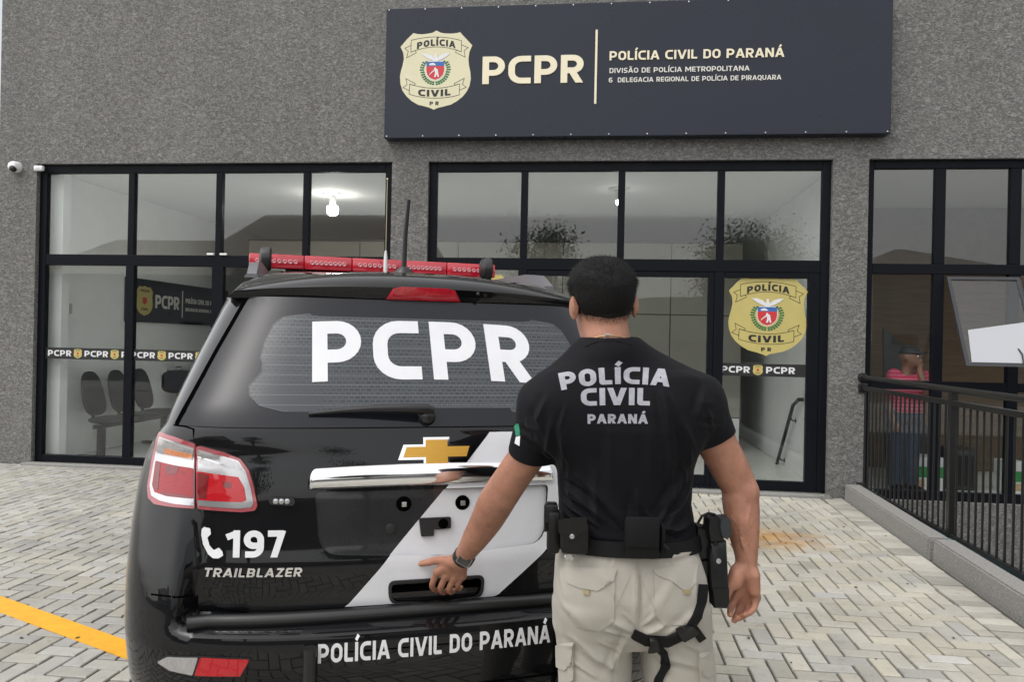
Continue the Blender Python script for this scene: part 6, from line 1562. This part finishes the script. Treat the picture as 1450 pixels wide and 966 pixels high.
# leaning dark board
a = pq(1345, 690, 9.3)
lb_ = MB(); lb_.add([(3.32, 9.3, .0), (3.95, 9.3, .0), (3.52, 9.45, 1.55), (3.30, 9.45, 1.75), (3.32, 9.33, .0), (3.95, 9.33, .0), (3.52, 9.48, 1.55), (3.30, 9.48, 1.75)], [(0, 1, 2, 3), (4, 5, 6, 7), (0, 1, 5, 4), (1, 2, 6, 5), (2, 3, 7, 6), (3, 0, 4, 7)])
tag(lb_.build('leaning_board', dk_), 'dark board leaning inside the shop behind the open sash', 'board')

# ------------------------------------------------------------------ the man inside the shop
SY2 = 8.50
def q2(px, py, dy=0): p_ = ony(px, py, SY2 + dy); return np.array((p_.x, p_.y, p_.z))
hx, _, hz = q2(1288, 506)
def build_shopman():
    f = Field((hx - .42, SY2 - .40, -.02), (hx + .42, SY2 + .32, hz + .2), .009)
    Rz = np.array(Matrix.Rotation(R(-130), 3, 'Z'))                      # looks towards the right and out of the window
    f.ell((hx, SY2, hz), (.078, .10, .115), .02, Rz); f.ell(np.array((hx, SY2, hz)) + Rz @ np.array((0, .055, -.06)), (.05, .05, .055), .03, Rz)
    c = np.array((hx, SY2, hz)); f.cone(c + Rz @ np.array((0, .095, .0)), c + Rz @ np.array((0, .118, -.03)), .010, .014, .012)
    f.ell(c + Rz @ np.array((.08, -.01, -.01)), (.012, .02, .033), .01, Rz); f.ell(c + Rz @ np.array((-.08, -.01, -.01)), (.012, .02, .033), .01, Rz)
    f.cone((hx, SY2 + .01, hz - .08), (hx - .03, SY2 + .02, hz - .2), .055, .065, .03)
    f.stack([.78, 1.0, 1.2, hz - .2], [hx - .18, hx - .17, hx - .19, hx - .15], [hx + .13, hx + .12, hx + .14, hx + .1], [SY2 - .11, SY2 - .10, SY2 - .11, SY2 - .07], [SY2 + .13, SY2 + .12, SY2 + .12, SY2 + .1], .04)
    sh = q2(1305, 532); el = q2(1316, 562, -.22); wr = q2(1303, 527, -.16); hd_ = c + Rz @ np.array((.0, .12, -.085))
    f.chain([sh, el, wr, hd_], [.05, .042, .03, .026], .02)
    u = hd_ - wr; u /= np.linalg.norm(u)
    for k in range(4): f.cone(hd_ + np.array((0, -.01, -.03 + k * .018)), hd_ + np.array((-.03, -.02, -.02 + k * .018)), .0105, .010, .006)
    f.cone(hd_, hd_ + np.array((-.01, .0, .04)), .012, .010, .008)
    s2 = q2(1266, 532); f.chain([s2, q2(1259, 565), q2(1266, 598, -.08)], [.052, .043, .032], .02); f.ell(q2(1270, 606, -.10), (.04, .035, .05), .02)
    for sx in (-.09, .07): f.chain([(hx - .03 + sx, SY2, .85), (hx - .03 + sx, SY2, .45), (hx - .03 + sx, SY2 + .02, .07)], [.085, .06, .045], .03)
    o = f.build('person', mat('brown_skin', (.20, .095, .06), .5, var=.1), None, relax=1)
    b = o
    # striped shirt
    g_ = Field((hx - .42, SY2 - .42, .80), (hx + .42, SY2 + .32, hz), .009)
    g_.stack([.84, 1.0, 1.2, hz - .19], [hx - .20, hx - .19, hx - .21, hx - .13], [hx + .15, hx + .14, hx + .16, hx + .08], [SY2 - .13, SY2 - .12, SY2 - .13, SY2 - .07], [SY2 + .15, SY2 + .14, SY2 + .14, SY2 + .1], .04)
    g_.cone(s2, s2 + (q2(1259, 565) - s2) * .75, .075, .066, .05); g_.cone(sh, sh + (el - sh) * .7, .072, .064, .05)
    ms = mat('pink_striped_cloth', (.42, .035, .075), .8); t = ms.node_tree; bs = t.nodes["Principled BSDF"]
    tc = t.nodes.new('ShaderNodeTexCoord'); sx = t.nodes.new('ShaderNodeSeparateXYZ'); t.links.new(tc.outputs['Object'], sx.inputs[0])
    m1_ = t.nodes.new('ShaderNodeMath'); m1_.operation = 'MULTIPLY'; m1_.inputs[1].default_value = 26; t.links.new(sx.outputs['Z'], m1_.inputs[0]); m2_ = t.nodes.new('ShaderNodeMath'); m2_.operation = 'FRACT'; t.links.new(m1_.outputs[0], m2_.inputs[0])
    m3_ = t.nodes.new('ShaderNodeMath'); m3_.operation = 'LESS_THAN'; m3_.inputs[1].default_value = .14; t.links.new(m2_.outputs[0], m3_.inputs[0])
    mx_ = t.nodes.new('ShaderNodeMix'); mx_.data_type = 'RGBA'; mx_.inputs[6].default_value = (.46, .03, .08, 1); mx_.inputs[7].default_value = (.55, .26, .33, 1); t.links.new(m3_.outputs[0], mx_.inputs[0]); t.links.new(mx_.outputs[2], bs.inputs['Base Color'])
    g_.build('shirt', ms, b, disp=lambda V, N: .004 * vnoise(V, 25, 3))
    j = Field((hx - .3, SY2 - .25, .03), (hx + .3, SY2 + .3, .95), .010)
    j.stack([.74, .90], [hx - .19, hx - .18], [hx + .14, hx + .13], [SY2 - .12, SY2 - .12], [SY2 + .14, SY2 + .13], .03)
    for sx_ in (-.09, .07): j.chain([(hx - .03 + sx_, SY2, .82), (hx - .03 + sx_, SY2, .45), (hx - .03 + sx_, SY2 + .01, .10)], [.10, .08, .065], .03)
    j.build('jeans', mat('blue_denim', (.045, .065, .11), .85, var=.3, vscale=12), b, disp=lambda V, N: .004 * vnoise(V, 22, 8))
    for sx_ in (-.09, .07):
        k = Field((hx - .3, SY2 - .3, -.02), (hx + .3, SY2 + .2, .14), .008); x = hx - .03 + sx_
        k.cone((x, SY2, .05), (x + .05, SY2 - .14, .04), .048, .04, .02); sl, X, Y, Z = k.grid(); k.D = np.maximum(k.D, .002 - Z); k.build('shoe', leather, b)
    h = Field((hx - .2, SY2 - .25, hz - .1), (hx + .2, SY2 + .2, hz + .2), .007)
    h.ell((hx, SY2, hz + .02), (.088, .108, .112), .0, Rz); h.ell(c + Rz @ np.array((0, .11, .048)), (.06, .07, .010), .01, Rz)
    sl, X, Y, Z = h.grid(); h.D = np.maximum(h.D, (hz + .035) - Z); h.build('cap', mat('dark_cap', (.02, .02, .025), .8), b)
    for s in (-1, 1):
        e_ = c + Rz @ np.array((s * .03, .093, .012)); bm = bmesh.new(); bmesh.ops.create_uvsphere(bm, u_segments=10, v_segments=8, radius=.011)
        for v in bm.verts: v.co += Vector(e_)
        m_ = MB(); m_.frombm(bm); m_.build('eye', M['white'], b)
    tag(o, 'man in a pink striped shirt and cap with hand at his mouth inside the shop', 'person')
build_shopman()

# ------------------------------------------------------------------ across the street (seen mirrored in the glass, the chrome and the paint)
roofm = mat('clay_roof', (.27, .23, .19), .8, var=.15, vscale=3, stretch=(1, 6, 1)); wallm = mat('cream_wall', (.34, .33, .30), .8, var=.1, vscale=1.5); wall2 = mat('grey_wall', (.26, .26, .25), .8, var=.15, vscale=1.2)
VY = 2 * FY
def vx(px, py, d): p_ = ony(px, py, VY + d); return p_.x, p_.z
def house(label, x0, x1, y, depth, wallh, roofh, m, over=.5, hip=1.2):
    t = thing('house', label, 'house', ((x0 + x1) / 2, -y, 0), group='houses across the street')
    MB().box((x0, -y - depth, 0), (x1, -y, wallh)).build('wall', m, t)
    a, b = x0 - over, x1 + over; c, d = -y + over, -y - depth - over; ym = (c + d) / 2
    MB().add([(a, c, wallh), (b, c, wallh), (b, d, wallh), (a, d, wallh), (a + hip, ym, wallh + roofh), (b - hip, ym, wallh + roofh)], [(0, 1, 5, 4), (2, 3, 4, 5), (1, 2, 5), (3, 0, 4), (0, 3, 2, 1)]).build('roof', roofm, t)
    n = max(2, int((x1 - x0) / 2.6))
    for k in range(n):
        xc = x0 + (x1 - x0) * (k + .5) / n
        w = MB().box((xc - .5, -y - .02, 1.0), (xc + .5, -y + .03, 2.1)).build('window', M['frame'], t); MB().box((xc - .44, -y + .031, 1.06), (xc + .44, -y + .036, 2.04)).build('pane', tint, w)
xa, za = vx(345, 283, 18); xb, zb = vx(535, 283, 18)
house('pale two storey house with hipped roof mirrored in left window', xa - 1.5, xb + 1.5, 18, 8, 5.2, max(1.0, zb - 5.2), wallm)
xa, za = vx(560, 300, 15); xb, zb = vx(665, 345, 15)
house('grey house with clay roof mirrored in the first pane over the entrance', xa - 4, xb - 1, 15.5, 7, 3.6, 2.0, wall2, hip=3)
xa, za = vx(1240, 372, 16); xb, zb = vx(1425, 372, 16)
house('low house with wide gable roof mirrored in the shop window', xa, xb, 16, 8, 4.7, 1.3, wall2, hip=(xb - xa) / 2 + .3)
house('long grey house farthest along the street to the left', -26, -17, 17, 9, 4.2, 2.2, wall2)
house('cream house farthest along the street to the right', 17, 27, 17, 9, 3.4, 2.0, wallm)
fw_ = thing('garden_wall', 'long low grey garden wall across the street', 'wall', (0, -14.5, 0)); MB().box((-40, -14.7, 0), (40, -14.5, 1.6)).build('wall', wall2, fw_); MB().box((-40, -14.74, 1.602), (40, -14.46, 1.68), .01).build('coping', M['granite'], fw_)
leafm = mat('street_leaves', (.11, .13, .07), .6, var=.4, vscale=1.5); barkm = mat('bark', (.10, .075, .055), .9, bump=.4, bscale=30)
def tree(x, y, h, r, label, n=5200, seed=1):
    t = thing('street_tree', label, 'tree', (x, y, 0), group='trees across the street'); rng = np.random.RandomState(seed)
    tr = MB(); tr.tube([(x, y, -.05), (x + .05, y, h * .25), (x, y, h * .5), (x + .1, y, h * .75)], [.2, .16, .12, .05], 10)
    cl = []
    for k in range(11):
        a = rng.uniform(0, 6.28); e = (x + math.cos(a) * r * rng.uniform(.35, .8), y + math.sin(a) * r * rng.uniform(.35, .8), h * rng.uniform(.55, .92)); tr.tube([(x, y, h * rng.uniform(.3, .5)), ((x + e[0]) / 2, (y + e[1]) / 2, (h * .45 + e[2]) / 2), e], [.08, .05, .015], 6); cl.append(e)
    tr.build('trunk', barkm, t, smooth=50)
    C = np.array(cl)[rng.randint(0, len(cl), n)] + rng.normal(0, r * .27, (n, 3)) * np.array((1, 1, .8)); d1 = rng.normal(size=(n, 3)); d1 /= np.linalg.norm(d1, axis=1)[:, None]; d2 = np.cross(d1, rng.normal(size=(n, 3))); d2 /= np.linalg.norm(d2, axis=1)[:, None]; s = rng.uniform(.04, .085, n)[:, None]
    V = np.stack([C - d1 * s, C + d2 * s * .5, C + d1 * s, C - d2 * s * .5], 1).reshape(-1, 3)
    m_ = MB(); m_.add(V.tolist(), np.arange(4 * n).reshape(-1, 4).tolist()); m_.build('crown', leafm, t, recalc=False)
x, z = vx(1085, 325, 13); tree(x, -13, z, 2.3, 'broad leafy tree mirrored over the right entrance pane', 26000, 2)
x, z = vx(775, 318, 16); tree(x, -16.5, z, 1.5, 'sparse tree mirrored over the middle of the entrance', 5000, 5)
tree(-11, -16, 5.0, 2.0, 'bushy tree across the street to the left of the houses', 4500, 8)
hl_ = MB(); N = 40
for k in range(N):
    a0 = -70 + 140 * k / N; a1 = -70 + 140 * (k + 1) / N; h0 = 5.5 + 3 * math.sin(a0 * .07) + 2 * math.sin(a0 * .19 + 1); h1 = 5.5 + 3 * math.sin(a1 * .07) + 2 * math.sin(a1 * .19 + 1)
    hl_.add([(a0 * 2, -75, -.5), (a1 * 2, -75, -.5), (a1 * 2, -95, h1), (a0 * 2, -95, h0), (a1 * 2, -120, -.5), (a0 * 2, -120, -.5)], [(0, 1, 2, 3), (3, 2, 4, 5)])
tag(hl_.build('hills', mat('wooded_hill', (.07, .09, .05), .9, var=.4, vscale=.15)), kind='structure')

# ------------------------------------------------------------------ small things on the paving
rng = random.Random(5); lm = MB()
for (px_, py_) in [(1285, 828), (1212, 833), (1151, 767), (1113, 770), (1190, 704), (1290, 873), (1060, 905), (1130, 815), (70, 770), (130, 800), (40, 740), (160, 760), (110, 905), (30, 905), (1240, 935), (1400, 930), (1195, 747), (1254, 760), (150, 715), (60, 720), (1350, 905), (1120, 940), (20, 800)]:
    p_ = onz(px_, py_, 0); a = rng.uniform(0, 6.28); L = rng.uniform(.006, .016); w = L * rng.uniform(.4, .7)
    e1_ = Vector((math.cos(a), math.sin(a), 0)) * L; e2_ = Vector((-math.sin(a), math.cos(a), 0)) * w
    lm.add([p_ - e1_ + Vector((0, 0, .004)), p_ + e2_ + Vector((0, 0, .007)), p_ + e1_ + Vector((0, 0, .005)), p_ - e2_ + Vector((0, 0, .006)), p_ + Vector((0, 0, .001))], [(0, 1, 2, 3), (0, 1, 4), (1, 2, 4), (2, 3, 4), (3, 0, 4)])
tag(lm.build('leaf_litter', mat('dead_leaf', (.05, .032, .02), .8, var=.3, vscale=40)), kind='stuff')
gm = MB()
for k in range(70):
    p_ = onz(1165 + rng.gauss(0, 7), 705.5, 0) if k < 45 else Vector((KX(7.0) + .21 + rng.gauss(0, .02), 6.0 + rng.uniform(0, 1.6), .0))
    if k < 45: p_.y = FY - .075 - rng.random() * .02
    a = rng.uniform(0, 6.28); h = rng.uniform(.02, .06); d = Vector((math.cos(a), math.sin(a), 0)); s_ = Vector((-d.y, d.x, 0)) * .003
    gm.add([p_ - s_, p_ + s_, p_ + d * h * .4 + s_ * .6 + Vector((0, 0, h * .7)), p_ + d * h * .4 - s_ * .6 + Vector((0, 0, h * .7)), p_ + d * h + Vector((0, 0, h))], [(0, 1, 2, 3), (3, 2, 4)])
tag(gm.build('weeds', mat('weed_green', (.07, .12, .03), .6, var=.3, vscale=20)), kind='stuff')
